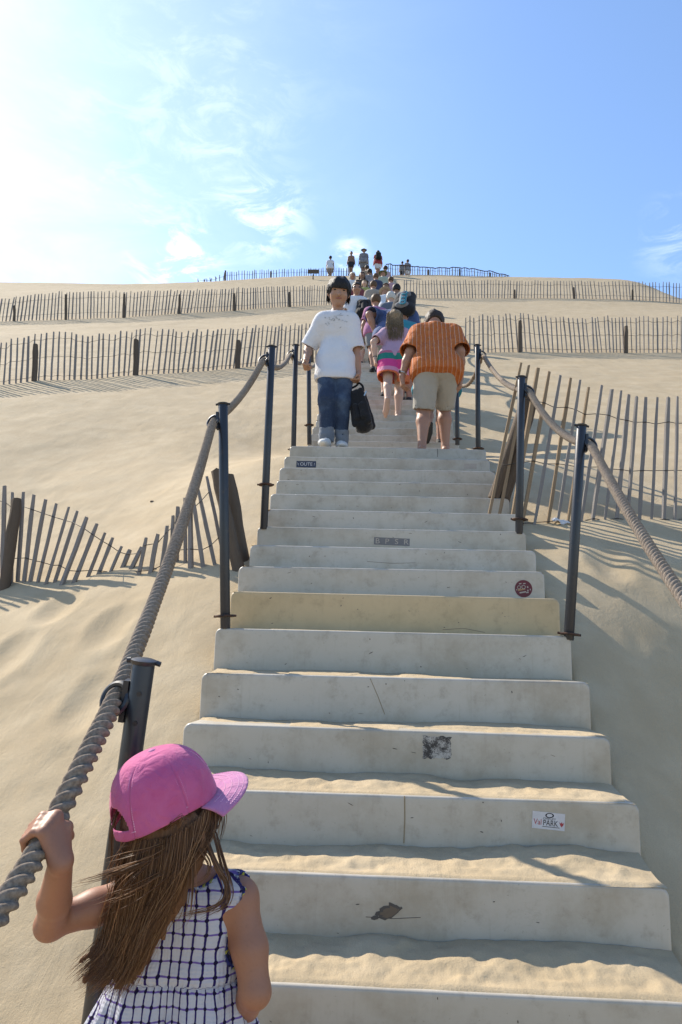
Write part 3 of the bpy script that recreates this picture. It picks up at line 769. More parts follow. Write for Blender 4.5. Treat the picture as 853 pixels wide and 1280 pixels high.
def hand_prims(B, wrist, fwd, palm, size, curl=.5, thumb_side=None, kf=.004):
    """palm, four unequal bent fingers and a thumb; fwd = along the hand, palm = the way the palm faces"""
    fwd = nrm(fwd); palm = nrm(palm-fwd*(np.dot(palm, fwd))); side = np.cross(fwd, palm); s = size
    if thumb_side is not None and np.dot(side, thumb_side) < 0: side = -side
    kn = wrist+fwd*s*.50
    for q in (-.17, -.02, .14): B.cone(wrist+side*q*s*.55+fwd*s*.06, kn+side*q*s*1.25, s*.115, s*.10, k=s*.10)
    for i, (q, L) in enumerate(((.21, .40), (.07, .46), (-.07, .43), (-.20, .34))):
        p = kn+side*q*s; a = curl*.5; pts = [p]
        for j in range(3):
            a += curl*(.55+.1*i); L_ = L*s*(.44, .32, .26)[j]; pts.append(pts[-1]+(fwd*math.cos(a)+palm*math.sin(a))*L_+side*q*s*.06)
        B.chain(pts, [s*.062, s*.056, s*.052, s*.044], k=s*.03)
    b = wrist+side*s*.16+fwd*s*.16; m = b+(fwd*.65+side*.62+palm*.35)*s*.26; B.chain([b, m, m+nrm(fwd*.85+side*.15+palm*.5)*s*.2], [s*.085, s*.07, s*.05], k=s*.05)
SKIN = {'tan': mat_skin('skin_tan', (.37, .195, .125)), 'fair': mat_skin('skin_fair', (.56, .35, .25)), 'brown': mat_skin('skin_brown', (.26, .145, .09)), 'asian': mat_skin('skin_light', (.40, .23, .15)), 'child': mat_skin('skin_child', (.34, .160, .095))}
HAIRM = {'black': mat_hair('hair_black', (.008, .007, .008), (.025, .022, .022)), 'dark': mat_hair('hair_dark', (.022, .015, .011), (.06, .04, .028)), 'brown': mat_hair('hair_brown', (.07, .04, .022), (.15, .088, .045)),
         'blond': mat_hair('hair_blond', (.13, .085, .045), (.36, .25, .14)), 'grey': mat_hair('hair_grey', (.42, .40, .36), (.7, .68, .62))}
LIP = mat_plain('lips', (.30, .12, .09), .5); EYEW = mat_plain('eye_white', (.62, .60, .57), .3); EYED = mat_plain('eye_dark', (.02, .015, .012), .2); BLACK = mat_cloth('black_cloth', (.018, .018, .02), (.03, .03, .032)); SHOE_W = mat_cloth('white_shoe', (.62, .62, .60)); SOLE = mat_plain('sole', (.03, .028, .026), .8)
GLASS = mat_plain('sunglass_lens', (.01, .01, .012), .12, .6)

class Person:
    def __init__(s, label, loc, yaw, h, skin, g=1.0, lean=.05, neck=.0, headyaw=0.0, headroll=0.0, hs=1.0, vox=.012, feet=None, hands=None, hip=None, shw=1.0, elbow=None, group=None, sway=0.0, cat='person', crouch=.0, knees=((0, 1, 0), (0, 1, 0)), footpitch=(0, 0), spread=.0):
        s.root = thing('person', label, cat, loc, group, yaw); s.h = h; s.g = g; s.vox = vox; s.skin = SKIN[skin]
        s.hz = (.515-crouch)*h; hipx = .052*h*(.6+.4*g)
        s.P = V3(sway, 0, s.hz) if hip is None else V3(hip)
        s.sp = nrm((0, math.sin(lean), math.cos(lean))); s.fw = nrm((0, math.cos(lean), -math.sin(lean)))
        s.C = s.P+s.sp*.19*h; s.Nk = s.P+s.sp*.305*h
        ha = lean+neck; hd = V3(math.sin(headroll)*.6, math.sin(ha), math.cos(ha)); s.hd = nrm(hd)
        hs_ = .068*h*hs; s.hr = hs_
        s.Hc = s.Nk+s.hd*(.035*h+hs_*1.02)
        hf = V3(math.sin(headyaw)*math.cos(ha), math.cos(headyaw)*math.cos(ha), -math.sin(ha)); s.HM = frame(hf, s.hd)
        s.sh = [s.Nk-s.sp*.052*h+V3(x*.090*h*shw*(.8+.2*g), 0, 0) for x in (-1, 1)]
        s.hip = [s.P+V3(x*hipx, 0, 0) for x in (-1, 1)]
        feet = feet or ((-.05, 0, 0), (.05, 0, 0))
        s.knee = []; s.ank = []
        for i in (0, 1):
            a = V3(feet[i])+V3(0, -.02*h, .045*h); k, a = ik(s.hip[i], a, .245*h, .235*h, knees[i]); s.knee.append(k); s.ank.append(a)
        s.fp = footpitch
        s.elb = []; s.wr = []
        for i in (0, 1):
            x = -1 if i == 0 else 1
            t = s.sh[i]+V3(x*.06*h, .02*h, -.31*h) if (hands is None or hands[i] is None) else V3(hands[i])
            e, w = ik(s.sh[i], t, .165*h, .145*h, (elbow[i] if elbow and elbow[i] is not None else (x*.35, -1, -.1))); s.elb.append(e); s.wr.append(w)
    def torso(s, B, o=0.0, belly=1.0, ks=1.0):
        h, g = s.h, s.g; k = .05*h*ks; fr = (s.fw, .78)
        B.cone(s.hip[0]+s.sp*.015*h, s.hip[1]+s.sp*.015*h, .074*h*g+o, .074*h*g+o, k, (s.fw, .95))
        m = s.P+s.sp*.09*h+s.fw*.012*h*(g-1)*4; B.cone(m-V3(.03*h*g, 0, 0), m+V3(.03*h*g, 0, 0), .066*h*g*belly+o*1.4, .066*h*g*belly+o*1.4, k, (s.fw, .88 if o else .85))
        c = s.C+s.sp*.015*h; B.cone(c-V3(.038*h, 0, 0), c+V3(.038*h, 0, 0), .064*h*g+o, .064*h*g+o, k, fr)
        u = s.Nk-s.sp*.052*h; B.cone(u-V3(.045*h, 0, 0), u+V3(.045*h, 0, 0), .044*h*(.7+.3*g)+o, .044*h*(.7+.3*g)+o, k, fr)
        for q in (0, 1): B.cone(u+s.sp*.008*h, s.sh[q], .042*h*(.7+.3*g)+o*.8, .034*h*(.7+.3*g)+o*.6, k*.7)
    def body(s, fingers=True, curl=(.5, .5), handdir=None, face=True, tone=1.0):
        h, g = s.h, s.g; B = Blob(.02*h); s.torso(B)
        B.cone(s.Nk-s.sp*.02*h, s.Hc, .034*h*(.7+.3*g), .031*h*(.7+.3*g), .02*h)
        r = s.hr; X, Y, Z = s.HM.T
        B.ell(s.Hc+Z*.12*r, (r*.74, r*.90, r*.92), s.HM, .01*h); B.ell(s.Hc-Z*.42*r+Y*.20*r, (r*.56, r*.62, r*.60), s.HM, .02*h)   # skull, jaw
        if face:
            c = s.Hc; B.cone(c+Y*.84*r+Z*.02*r, c+Y*1.04*r-Z*.28*r, r*.07, r*.13, .018*h)               # nose
            B.ell(c+Y*.62*r-Z*.86*r, (r*.20, r*.18, r*.16), s.HM, .02*h)                                # chin
            for x in (-1, 1): B.ell(c+Y*.72*r+Z*.22*r+X*x*.28*r, (r*.26, r*.12, r*.08), s.HM, .012*h); B.ell(c+Y*.62*r-Z*.30*r+X*x*.36*r, (r*.2, r*.16, r*.16), s.HM, .02*h)   # brow, cheek
        for x in (-1, 1): B.ell(s.Hc+X*x*.76*r-Z*.10*r-Y*.05*r, (r*.09, r*.17, r*.26), s.HM, .006*h)
        for i in (0, 1):
            B.cone(s.sh[i], s.elb[i], .031*h*(.65+.35*g), .025*h*(.65+.35*g)); B.chain([s.elb[i], s.elb[i]*.6+s.wr[i]*.4, s.wr[i]], [.025*h*(.65+.35*g), .025*h*(.65+.35*g), .0165*h], .012*h)
            fd = nrm(s.wr[i]-s.elb[i]); x = -1 if i == 0 else 1
            if handdir and handdir[i] is not None: fd = nrm(handdir[i])
            hand_prims(B, s.wr[i], fd, V3(-x, .15, 0), .105*h, curl[i], V3(0, 1, 0.2))
            B.cone(s.hip[i], s.knee[i], .060*h*(.55+.45*g), .036*h*(.6+.4*g), .03*h)
            m = s.knee[i]*.68+s.ank[i]*.32-V3(0, .012*h, 0); B.chain([s.knee[i], m, s.ank[i]], [.034*h*(.6+.4*g), .036*h*(.6+.4*g), .021*h], .015*h)
            s.footp(B, i, 0.0)
        o = obj('body', B.build('body', s.vox, s.skin), s.root); return o
    def footp(s, B, i, o):
        h = s.h; p = s.fp[i]; f = V3(0, math.cos(p), math.sin(p)); dn = V3(0, math.sin(p), -math.cos(p)); a = s.ank[i]
        he = a+dn*.024*h-f*.018*h; x = (-1 if i == 0 else 1)*.012*h
        B.cone(he, a+dn*.027*h+f*.085*h+V3(x, 0, 0), .022*h+o, .022*h+o, .012*h, (dn, .8)); B.cone(a, a+dn*.018*h+f*.05*h, .021*h+o, .022*h+o, .014*h)
        B.cone(a+dn*.029*h+f*.085*h+V3(x, 0, 0), a+dn*.032*h+f*.115*h+V3(x, 0, 0), .022*h+o, .014*h+o, .01*h, (dn, .65))
    def shoes(s, m, both=True, name='shoe'):
        for i in (0, 1):
            B = Blob(.01); s.footp(B, i, .008); B.plane(s.ank[i]+V3(0, 0, .012*s.h), (0, 0, 1)); obj(name, B.build(name, s.vox*.8, m), s.root)
    def shirt(s, m, sleeve=.55, o=.014, hem=.03, belly=1.0, name='shirt', sleeveless=False, vox=None, flare=1.0, fold=.005, sl_r=1.0):
        h, g = s.h, s.g; B = Blob(.02*h); s.torso(B, o, belly)
        b = s.P-s.sp*hem*h; q = max(.072*h*g, .064*h*(.55+.45*g)+.010)+o+.010; b_ = b+s.fw*.008*h; B.cone(b_-V3(.044*h*flare, 0, 0), b_+V3(.044*h*flare, 0, 0), q, q, .05*h, (s.fw, .98))
        for i in (0, 1):
            if sleeveless: continue
            e = s.sh[i]+(s.elb[i]-s.sh[i])*sleeve*1.25; r = .036*h*(.65+.35*g)*sl_r
            B.cone(s.sh[i], e, r+o*.8, r*1.12+o, .03*h, None, (False, True))
            d = nrm(e-s.sh[i]); B.hole(e-d*.03*h, e+d*.03, r*1.12+o-.010-.002*h, r*1.12+o-.010-.002*h)
        B.noise(fold, 13/h, 3)
        B.plane(b-s.sp*.022*h, -s.sp);
        B.holeell(s.Nk+s.sp*.018*h+s.fw*.016*h, (.042*h*(.7+.3*g), .046*h*(.7+.3*g), .034*h), s.HM*0+np.stack([V3(1, 0, 0), s.fw, s.sp], 1))
        if sleeveless:
            for i in (0, 1): B.hole(s.sh[i]+V3((1 if i else -1)*.012*h, 0, .02*h), s.elb[i]*.4+s.sh[i]*.6+V3((1 if i else -1)*.018*h, 0, 0), .04*h, .045*h)
        return obj(name, B.build(name, vox or s.vox, m), s.root)
    def legs(s, m, upto=1.75, o=.012, name='trousers', loose=1.0, vox=None, flare=0.0, waist=.035):
        """upto: 1 = knee, 2 = ankle"""
        h, g = s.h, s.g; B = Blob(.010*h)
        B.cone(s.hip[0]+s.sp*.010*h, s.hip[1]+s.sp*.010*h, .0745*h*g+.004, .0745*h*g+.004, .03*h, (s.fw, .95))
        w = s.P+s.sp*waist*h; B.cone(w-V3(.030*h*g, 0, 0), w+V3(.030*h*g, 0, 0), .066*h*g+.003, .066*h*g+.003, .03*h, (s.fw, .82))
        for i in (0, 1):
            r0 = .062*h*(.55+.45*g)*loose+o; r1 = .044*h*(.6+.4*g)*loose+o+flare
            t = min(upto, 1); e = s.hip[i]+(s.knee[i]-s.hip[i])*t; d = nrm(s.knee[i]-s.hip[i])
            if upto <= 1.0:
                B.cone(s.hip[i], e, r0, r0+(r1-r0)*t, .010*h, None, (False, True)); B.hole(e-d*.05*h, e+d*.03, r1-.012, r1-.009)
            else:
                B.cone(s.hip[i]+(e-s.hip[i])*.12-s.fw*.012*h, e, r0*.96, r1, .02*h)
                e2 = s.knee[i]+(s.ank[i]-s.knee[i])*(upto-1); d2 = nrm(s.ank[i]-s.knee[i]); B.cone(s.knee[i], e2, r1, .034*h*loose+o, .02*h, None, (False, True)); B.hole(e2-d2*.03*h, e2+d2*.03, .034*h*loose+o-.01, .034*h*loose+o-.008)
        B.plane(w+s.sp*.012*h, s.sp); B.noise(.003, 16/h, 5)
        return obj(name, B.build(name, vox or s.vox, m), s.root)
    def skirt(s, m, length=.25, flare=.05, name='skirt'):
        h = s.h; B = Blob(.03*h); w = s.P+s.sp*.05*h; e = s.P-V3(0, 0, length*h)
        B.cone(w-V3(.03*h, 0, 0), e-V3(.04*h, 0, 0), .07*h, .09*h+flare*h, .04*h, None, (False, True)); B.cone(w+V3(.03*h, 0, 0), e+V3(.04*h, 0, 0), .07*h, .09*h+flare*h, .04*h, None, (False, True)); B.noise(.006, 20/h, 6)
        return obj(name, B.build(name, s.vox, m), s.root)
    def hair(s, kind, col, vox=None, length=.16, thick=1.0):
        r = s.hr; X, Y, Z = s.HM.T; B = Blob(.02*s.h); c = s.Hc; t = 1.10*thick
        B.ell(c+Z*.20*r-Y*.06*r, (r*.80*t, r*.95*t, r*.92*t), s.HM)
        if kind == 'mop':
            B.ell(c+Z*.35*r+Y*.42*r, (r*.74, r*.58, r*.62), s.HM)
            for x in (-1, 1): B.cone(c+X*x*.66*r+Z*.4*r+Y*.25*r, c+X*x*.78*r+Z*.06*r+Y*.26*r, r*.22, r*.08, .015*s.h)
            for x in (-.5, -.25, .0, .28): B.cone(c+X*x*r+Z*.5*r+Y*.8*r, c+X*(x-.12)*r+Z*.20*r+Y*.97*r, r*.16, r*.05, .01*s.h)
            B.cone(c-Y*.5*r, c-Y*.62*r-Z*.6*r, r*.5, r*.3)
        if kind == 'long':
            for x in (-.45, 0, .45): B.cone(c-Y*.45*r+X*x*r, s.Nk-s.fw*.045*s.h+X*x*r*1.2-s.sp*length*s.h*(.25+.3*random.random()), r*.48, r*.14, .02*s.h)
            for x in (-1, 1): B.cone(c+X*x*.72*r+Z*.1*r, c+X*x*.85*r-Z*1.0*r-Y*.3*r, r*.26, r*.24)
        if kind == 'bob':
            for x in (-1, 0, 1): B.cone(c-Y*.4*r+X*x*.55*r, c-Y*.35*r+X*x*.7*r-Z*.7*r, r*.45, r*.36)
        front = .10 if kind != 'mop' else .38
        yl, zl = (.60, .16) if kind == 'mop' else (.22, .50)
        B.cuts.append((lambda P: np.maximum(-(((P-c)@Y)-r*yl-.3*((P-c)@Z)), ((P-c)@Z)-r*zl), None, None))
        if kind == 'short': B.cuts.append((lambda P: np.maximum(-(((P-c)@Y)+r*.12), ((P-c)@Z)-r*.05), None, None))
        if kind == 'short': B.cuts.append((lambda P: ((P-c)@Z)+r*.55, None, None))
        B.bend(lambda P: .07*r*vnoise3(np.stack([((P-c)@X)*26/r*.12, ((P-c)@Y)*26/r*.12, ((P-c)@Z)*6/r*.12], -1), 4)+.03*r*vnoise3((P-c)*5/r, 8))
        return obj('hair', B.build('hair', vox or s.vox*.7, HAIRM[col]), s.root)
    def cap(s, m, brim=True, back=False, name='cap'):
        r = s.hr; X, Y, Z = s.HM.T; c = s.Hc; B = Blob(.01*s.h)
        B.ell(c+Z*.25*r-Y*.04*r, (r*.86, r*1.02, r*.92), s.HM); B.plane(c+Z*.30*r, -Z+Y*-.05)
        if brim: B.cone(c+Z*.36*r+Y*.8*r, c+Z*.28*r+Y*1.45*r, r*.62, r*.45, .004, (Z, .09))
        return obj(name, B.build(name, s.vox*.6, m), s.root)
    def sunhat(s, m):
        r = s.hr; X, Y, Z = s.HM.T; c = s.Hc; B = Blob(.01*s.h); B.ell(c+Z*.30*r, (r*.85, r*.98, r*.85), s.HM); B.plane(c+Z*.25*r, -Z); B.cone(c+Z*.30*r-Y*.15*r, c+Z*.30*r+Y*.15*r, r*1.5, r*1.5, .01, (Z, .07))
        return obj('sun_hat', B.build('sun_hat', s.vox*.6, m), s.root)
    def face(s, closed=False):
        r = s.hr; X, Y, Z = s.HM.T; c = s.Hc
        for x in (-1, 1):
            B = Blob(0); B.ell(c+Y*.800*r+Z*.06*r+X*x*.30*r, (r*.15, r*.075, r*(.05 if closed else .065)), s.HM); obj('eye', B.build('eye', r*.02, EYED), s.root)
            B = Blob(0); B.chain([c+Y*.90*r+Z*.22*r+X*x*.14*r, c+Y*.87*r+Z*.27*r+X*x*.30*r, c+Y*.76*r+Z*.22*r+X*x*.46*r], [r*.04, r*.05, r*.03], .0); obj('eyebrow', B.build('eyebrow', r*.025, HAIRM['black']), s.root)
        B = Blob(.004); B.cone(c+Y*.78*r-Z*.535*r-X*.20*r, c+Y*.86*r-Z*.52*r, r*.045, r*.07); B.cone(c+Y*.86*r-Z*.52*r, c+Y*.78*r-Z*.535*r+X*.20*r, r*.07, r*.045); obj('mouth', B.build('mouth', r*.03, LIP), s.root)
    def glasses(s):
        r = s.hr; X, Y, Z = s.HM.T; c = s.Hc; B = Blob(.003)
        for x in (-1, 1): B.ell(c+Y*.82*r+Z*.06*r+X*x*.32*r, (r*.28, r*.06, r*.17), s.HM); B.cone(c+Y*.75*r+Z*.10*r+X*x*.58*r, c+Z*.08*r+X*x*.80*r, r*.035, r*.03)
        B.cone(c+Y*.86*r+Z*.09*r-X*.2*r, c+Y*.86*r+Z*.09*r+X*.2*r, r*.04, r*.04); obj('sunglasses', B.build('sunglasses', r*.05, GLASS), s.root)
def face_sector(v): return v
# ------------------------------------------------------------------ the girl at the rope
GY = 1.62
GB = at(226, 1100, GY); GB = np.array([GB[0], GY, tread_top(GY)])
def gp(px, py, Y=GY): return at(px, py, Y)-GB
def build_girl():
    root = thing('person', 'little girl in a pink cap and checked white sundress with one hand on the rope', 'girl', GB)
    vox = .0038
    Hc = gp(209, 1010, 1.605); yawh = R(48); HF = nrm((math.sin(yawh), math.cos(yawh), .36)); HM = frame(HF); X, Y, Z = HM.T; r = .088
    nb = gp(232, 1090, 1.625); shL = gp(168, 1116, 1.62); shR = gp(299, 1122, 1.635)
    ch = gp(230, 1150, 1.65); wa = gp(224, 1215, 1.665); pe = gp(222, 1310, 1.68)
    B = Blob(.02)
    ax = V3(1, 0, 0); dp = (V3(0, 1, 0), .78)
    for c, w, q in ((pe, .045, .078), (wa, .038, .068), (ch, .036, .076)): B.cone(c-ax*w, c+ax*w, q, q, .04, dp)
    u = gp(232, 1120, 1.64); B.cone(u-ax*.045, u+ax*.045, .048, .048, .03, dp); B.cone(u, shL, .05, .038, .025); B.cone(u, shR, .05, .038, .025)
    B.cone(nb+V3(0, .005, -.02), Hc-Z*.04-Y*.015, .036, .034, .02)
    B.ell(Hc, (r*.80, r*.95, r*.95), HM, .01); B.ell(Hc-Z*.5*r+Y*.28*r, (r*.56, r*.60, r*.58), HM, .02)
    B.cone(Hc+Y*.86*r-Z*.02*r, Hc+Y*1.02*r-Z*.28*r, r*.06, r*.12, .014); B.ell(Hc+Y*.68*r-Z*.86*r, (r*.2, r*.17, r*.16), HM, .015)
    for s in (-1, 1): B.ell(Hc+X*s*.76*r-Z*.50*r-Y*.02*r, (r*.09, r*.16, r*.24), HM, .006); B.ell(Hc+Y*.66*r-Z*.36*r+X*s*.36*r, (r*.22, r*.18, r*.2), HM, .015)
    # left arm, up to the rope
    elL = gp(66, 1152, 1.54); c = np.array(HANDPT)-GB
    a = nrm(at(103, 958, 1.53)-at(0, 1141, 1.25)); n = CR*.52+CU*.50-_F*.62; n = nrm(n-a*(n@a)); b = np.cross(a, n); b = b if b@CR < 0 else -b
    wr = gp(76, 1078, 1.405)
    e = lambda deg, rad: c+(n*math.cos(R(deg))+b*math.sin(R(deg)))*rad
    B.chain([shL, shL*.5+elL*.5+V3(0, 0, -.002), elL], [.034, .0315, .0275], .015); m = elL*.62+wr*.38+V3(-.002, 0, .0); B.chain([elL, m, wr], [.0275, .0285, .0205], .012)
    B.ell(elL+V3(-.008, 0, -.010), (.025, .025, .025), None, .012)
    for i, (q, L, rr) in enumerate(((.0225, 1.0, .0076), (.0080, 1.08, .0079), (-.0060, 1.0, .0076), (-.0190, .82, .0067))):
        k0 = e(14+3*i, .0355)+a*q; B.cone(wr+a*q*.40+n*.002, k0, .0150, .0105, .009)
        pts = [k0, e(52, .0345)+a*(q*.95), e(52+58*L, .0322)+a*(q*.92-.002), e(52+110*L, .0308)+a*(q*.9-.003)]
        B.chain(pts, [rr*1.22, rr*1.05, rr*.95, rr*.8], .0035); B.ell(k0+n*.002, (rr*1.35,)*3, None, .006)
    th = [wr+a*.006-b*.002, e(-30, .034)+a*.020, e(-80, .0325)+a*.028, e(-125, .031)+a*.030]; B.chain(th, [.0130, .0105, .0090, .0074], .006)
    # right arm hanging, the forearm turned forward
    elR = gp(319, 1240, 1.60); wrR = gp(286, 1282, 1.80)
    B.chain([shR, shR*.45+elR*.55+V3(.004, 0, 0), elR], [.034, .0330, .0285], .015); B.chain([elR, elR*.6+wrR*.4, wrR], [.0285, .029, .0205], .012)
    hand_prims(B, wrR, V3(.1, .9, -.15), V3(-1, 0, -.2), .115, .5, V3(0, .3, 1))
    for s in (-1, 1):
        hp = pe+V3(s*.045, 0, -.05); kn = hp+V3(s*.01, .03, -.30); an = V3(pe[0]+s*.06, pe[1]+.01, .06)
        B.cone(hp, kn, .06, .043, .03); B.chain([kn, kn*.65+an*.35+V3(0, -.01, 0), an], [.041, .042, .026], .015)
        B.cone(an+V3(0, -.02, -.03), an+V3(s*.012, .11, -.04), .024, .019, .015); 
    obj('body', B.build('body', vox, SKIN['child']), root)
    # --- sundress
    D = Blob(.02)
    D.cone(ch-ax*.036, ch+ax*.036, .083, .083, .03, dp); D.cone(wa-ax*.042, wa+ax*.042, .079, .079, .04, dp); D.cone(u-ax*.040, u+ax*.040, .053, .053, .03, dp)
    D.cone(u, shL+V3(.008, 0, .006), .054, .043, .02); D.cone(u, shR+V3(-.008, 0, .006), .054, .043, .02)
    he = gp(206, 1480, 1.70); D.cone(wa-ax*.045, he-ax*.115, .079, .150, .02, None, (False, True)); D.cone(wa+ax*.045, he+ax*.09, .079, .150, .02, None, (False, True))
    cx = lambda z: np.interp(z, [he[2], wa[2], ch[2]], [he[0], wa[0], ch[0]])
    def theta(P): return np.arctan2(P[..., 0]-cx(P[..., 2]), -(P[..., 1]-wa[1]-.01))
    def folds(P):
        th = theta(P); z = P[..., 2]-wa[2]; w = vnoise2(th*2.2, z*3, 21)
        sk = sst(0, -.16, z)*(.011*np.cos(th*15+2.4*w)+.006*np.cos(th*31+3*w)); gz = np.exp(-((z+.003)/.014)**2)*(.0032*np.cos(th*58+3*w))-.0035*np.exp(-(z/.006)**2)
        bo = sst(.0, .03, z)*.0025*vnoise3(P*38, 5); return -(sk+gz+bo)
    D.bend(folds)
    D.holeell(nb+V3(.004, -.012, .012), (.062, .075, .034)); 
    for s, sh, el in ((-1, shL, elL), (1, shR, elR)):
        D.hole(sh+V3(s*.022, -.004, .035), sh+V3(s*.016, -.002, -.040), .026, .028); D.hole(sh+V3(s*.022, 0, 0), sh*.4+el*.6, .038, .040)
    D.hole(he, he+V3(0, 0, .1), .2, .18)
    me = D.build('dress', .0040, DRESS); P = D.v; th = theta(P); z = P[:, 2]-wa[2]
    tr_ = np.full(len(P), 9.0)
    for fn, lo, hi in D.cuts[:-1]: tr_ = np.minimum(tr_, fn(P))
    trim = 1-sst(.0038, .0055, tr_)
    rad = np.where(z > 0, .100, .150); uu = th*rad; at_ = me.attributes.new('weave', 'FLOAT_VECTOR', 'POINT')
    at_.data.foreach_set('vector', np.stack([uu, z, trim], -1).astype(np.float32).ravel()); obj('dress', me, root)
    # --- cap
    cap = obj('cap', None, root) if False else None
    C0 = Hc+Z*.012-Y*.002; A_, F_, H_ = .092, .105, .104; nphi, nt = 264, 54; V = np.zeros((nt+1, nphi, 3)); hh = np.zeros((nt+1, nphi)); ph = np.arange(nphi)*2*math.pi/nphi
    for i in range(nt+1):
        t = i/nt; tt = t*math.pi/2; sc = max(math.cos(tt), 0)**.72; h = H_*math.sin(tt)**1.02-.016*(1-t)**6
        gr = np.zeros(nphi)
        for k in range(6):
            dd = (ph-R(30+60*k)+math.pi) % (2*math.pi)-math.pi; gr += np.exp(-(dd*.1*sc/.0016)**2)
        bump = 1+.012*vnoise2(ph*2.0, ph*0+t*3, 31)*math.cos(tt)+.010*vnoise2(ph*5.0, ph*0+t*7, 32)*math.cos(tt)-.0026/.1*gr*(1-t**6)
        dip = -.010*np.cos(ph*2)*(1-t)**3
        V[i] = C0+(np.sin(ph)*A_*sc*bump)[:, None]*X+(np.cos(ph)*F_*sc*bump)[:, None]*Y+(h+dip)[:, None]*Z; hh[i] = h+.016*(1-t)**6*0
    i = (np.arange(nt)[:, None]*nphi); j = np.arange(nphi)[None]; k = (j+1) % nphi
    f = np.stack([i+j, i+k, i+nphi+k, i+nphi+j], -1).reshape(-1, 4)
    pm = np.repeat(((ph+math.pi/nphi-math.pi+math.pi) % (2*math.pi)-math.pi)[None], nt, 0).ravel(); hm = np.repeat(.5*(hh[:-1, 0]+hh[1:, 0])[:, None], nphi, 1).ravel()
    hole = ((pm*.098/.042)**2+((hm-.002)/.037)**2 < 1) & (hm > .001); f = f[~hole]
    me = mesh('cap', V.reshape(-1, 3), f, PINK); oc = obj('cap', me, root); md = oc.modifiers.new('thickness', 'SOLIDIFY'); md.thickness = .0022; md.offset = -1
    # brim
    nb_, nl = 60, 14; W_ = []
    for q in range(nl+1):
        l = q/nl
        for w in range(nb_+1):
            p = -R(74)+R(148)*w/nb_; L = .072*max(math.cos(p*.98), 0)**.55*l+.001; rim = C0+math.sin(p)*A_*.99*X+math.cos(p)*F_*.99*Y-Z*.010
            out = nrm(X*math.sin(p)*.55+Y*(math.cos(p)+.25)); W_.append(rim+out*L-Z*(.006*l+.020*l*(p/R(74))**2)+Z*.004*math.sin(l*3))
    fb = [(q*(nb_+1)+w, q*(nb_+1)+w+1, (q+1)*(nb_+1)+w+1, (q+1)*(nb_+1)+w) for q in range(nl) for w in range(nb_)]
    ob = obj('brim', mesh('brim', W_, fb, PINK_B), oc); md = ob.modifiers.new('thickness', 'SOLIDIFY'); md.thickness = .0034; md.offset = 0
    st = MB()
    def on(p, t, o=.0012):
        tt = t*math.pi/2; sc = math.cos(tt)**.72; h = H_*math.sin(tt)**1.02-.016*(1-t)**6-.010*math.cos(p*2)*(1-t)**3
        q = C0+math.sin(p)*A_*sc*X+math.cos(p)*F_*sc*Y+h*Z; return q+nrm(q-C0)*o
    for kk in range(6):
        for sd_ in (-1, 1):
            for m_ in range(46):
                t0 = .05+m_*.02; sc = math.cos(t0*math.pi/2)**.72+.02; dphi = sd_*.0042/(.1*sc)
                if kk in (2, 3) and t0 < .30 and abs((R(30+60*kk)+dphi)-math.pi)*.1 < .05: continue
                st.tube([on(R(30+60*kk)+dphi, t0), on(R(30+60*kk)+dphi, t0+.012)], .0011, 4)
    for m_ in range(120):
        p = R(80)+m_*R(200)/120
        if abs(p-math.pi)*.1 > .046: st.tube([on(p, .055), on(p+R(1.0), .055)], .0010, 4)
    for q, l_ in ((0, .35), (1, .55), (2, .75), (3, .92)):
        for w in range(4, nb_-4):
            a0 = V3(W_[int(l_*nl)*(nb_+1)+w]); b0 = V3(W_[int(l_*nl)*(nb_+1)+w+1]); st.tube([a0+Z*.0019, a0*.4+b0*.6+Z*.0019], .0008, 4)
    obj('stitching', st.mesh('stitching', STITCH), oc)
    obj('button', Blob(.001).ell(C0+Z*(H_+.001), (.008, .008, .004), HM).build('button', .0012, PINK_B), oc)
    ey = MB()
    for kk in range(6): p_ = on(R(60*kk), .62, .0006); ey.torus(p_, .0034, .0013, p_-C0, 12, 6)
    obj('eyelets', ey.mesh('eyelets', STITCH_D, True), oc)
    # --- hair: a soft mass under many fine locks
    G = [[(160, 1040, 1.56), (150, 1085, 1.56), (142, 1130, 1.55), (128, 1180, 1.54), (85, 1216, 1.53)], [(172, 1045, 1.54), (160, 1095, 1.54), (150, 1150, 1.535), (132, 1200, 1.53), (100, 1232, 1.52)],
         [(184, 1050, 1.53), (175, 1100, 1.52), (163, 1155, 1.52), (148, 1205, 1.52), (122, 1240, 1.515)], [(200, 1050, 1.525), (192, 1100, 1.515), (178, 1155, 1.515), (162, 1200, 1.515), (140, 1242, 1.51)],
         [(218, 1045, 1.525), (212, 1090, 1.515), (196, 1140, 1.515), (176, 1190, 1.51), (150, 1238, 1.51)], [(234, 1035, 1.53), (230, 1080, 1.52), (214, 1125, 1.515), (190, 1170, 1.51), (160, 1232, 1.51)],
         [(250, 1022, 1.545), (238, 1058, 1.53), (216, 1098, 1.52), (190, 1148, 1.51), (166, 1204, 1.505)], [(262, 1008, 1.575), (256, 1038, 1.555), (236, 1072, 1.53), (204, 1116, 1.515), (178, 1168, 1.505)],
         [(270, 1003, 1.60), (268, 1026, 1.585), (254, 1050, 1.56), (228, 1078, 1.53), (190, 1118, 1.51)]]
    Gv = np.array([[gp(*q) for q in g] for g in G]); ng = len(G); cen = Hc
    rg = np.random.RandomState(5); hm_ = MB()
    def lock(pts, r0, seg=3, m=0): hm_.tube(pts, r0, seg, m, False)
    def guide(fr):
        i = min(int(fr), ng-2); w = fr-i; return Gv[i]*(1-w)+Gv[i+1]*w
    tnode = np.linspace(0, 1, 5); ns = 15; ts = np.linspace(0, 1, ns)
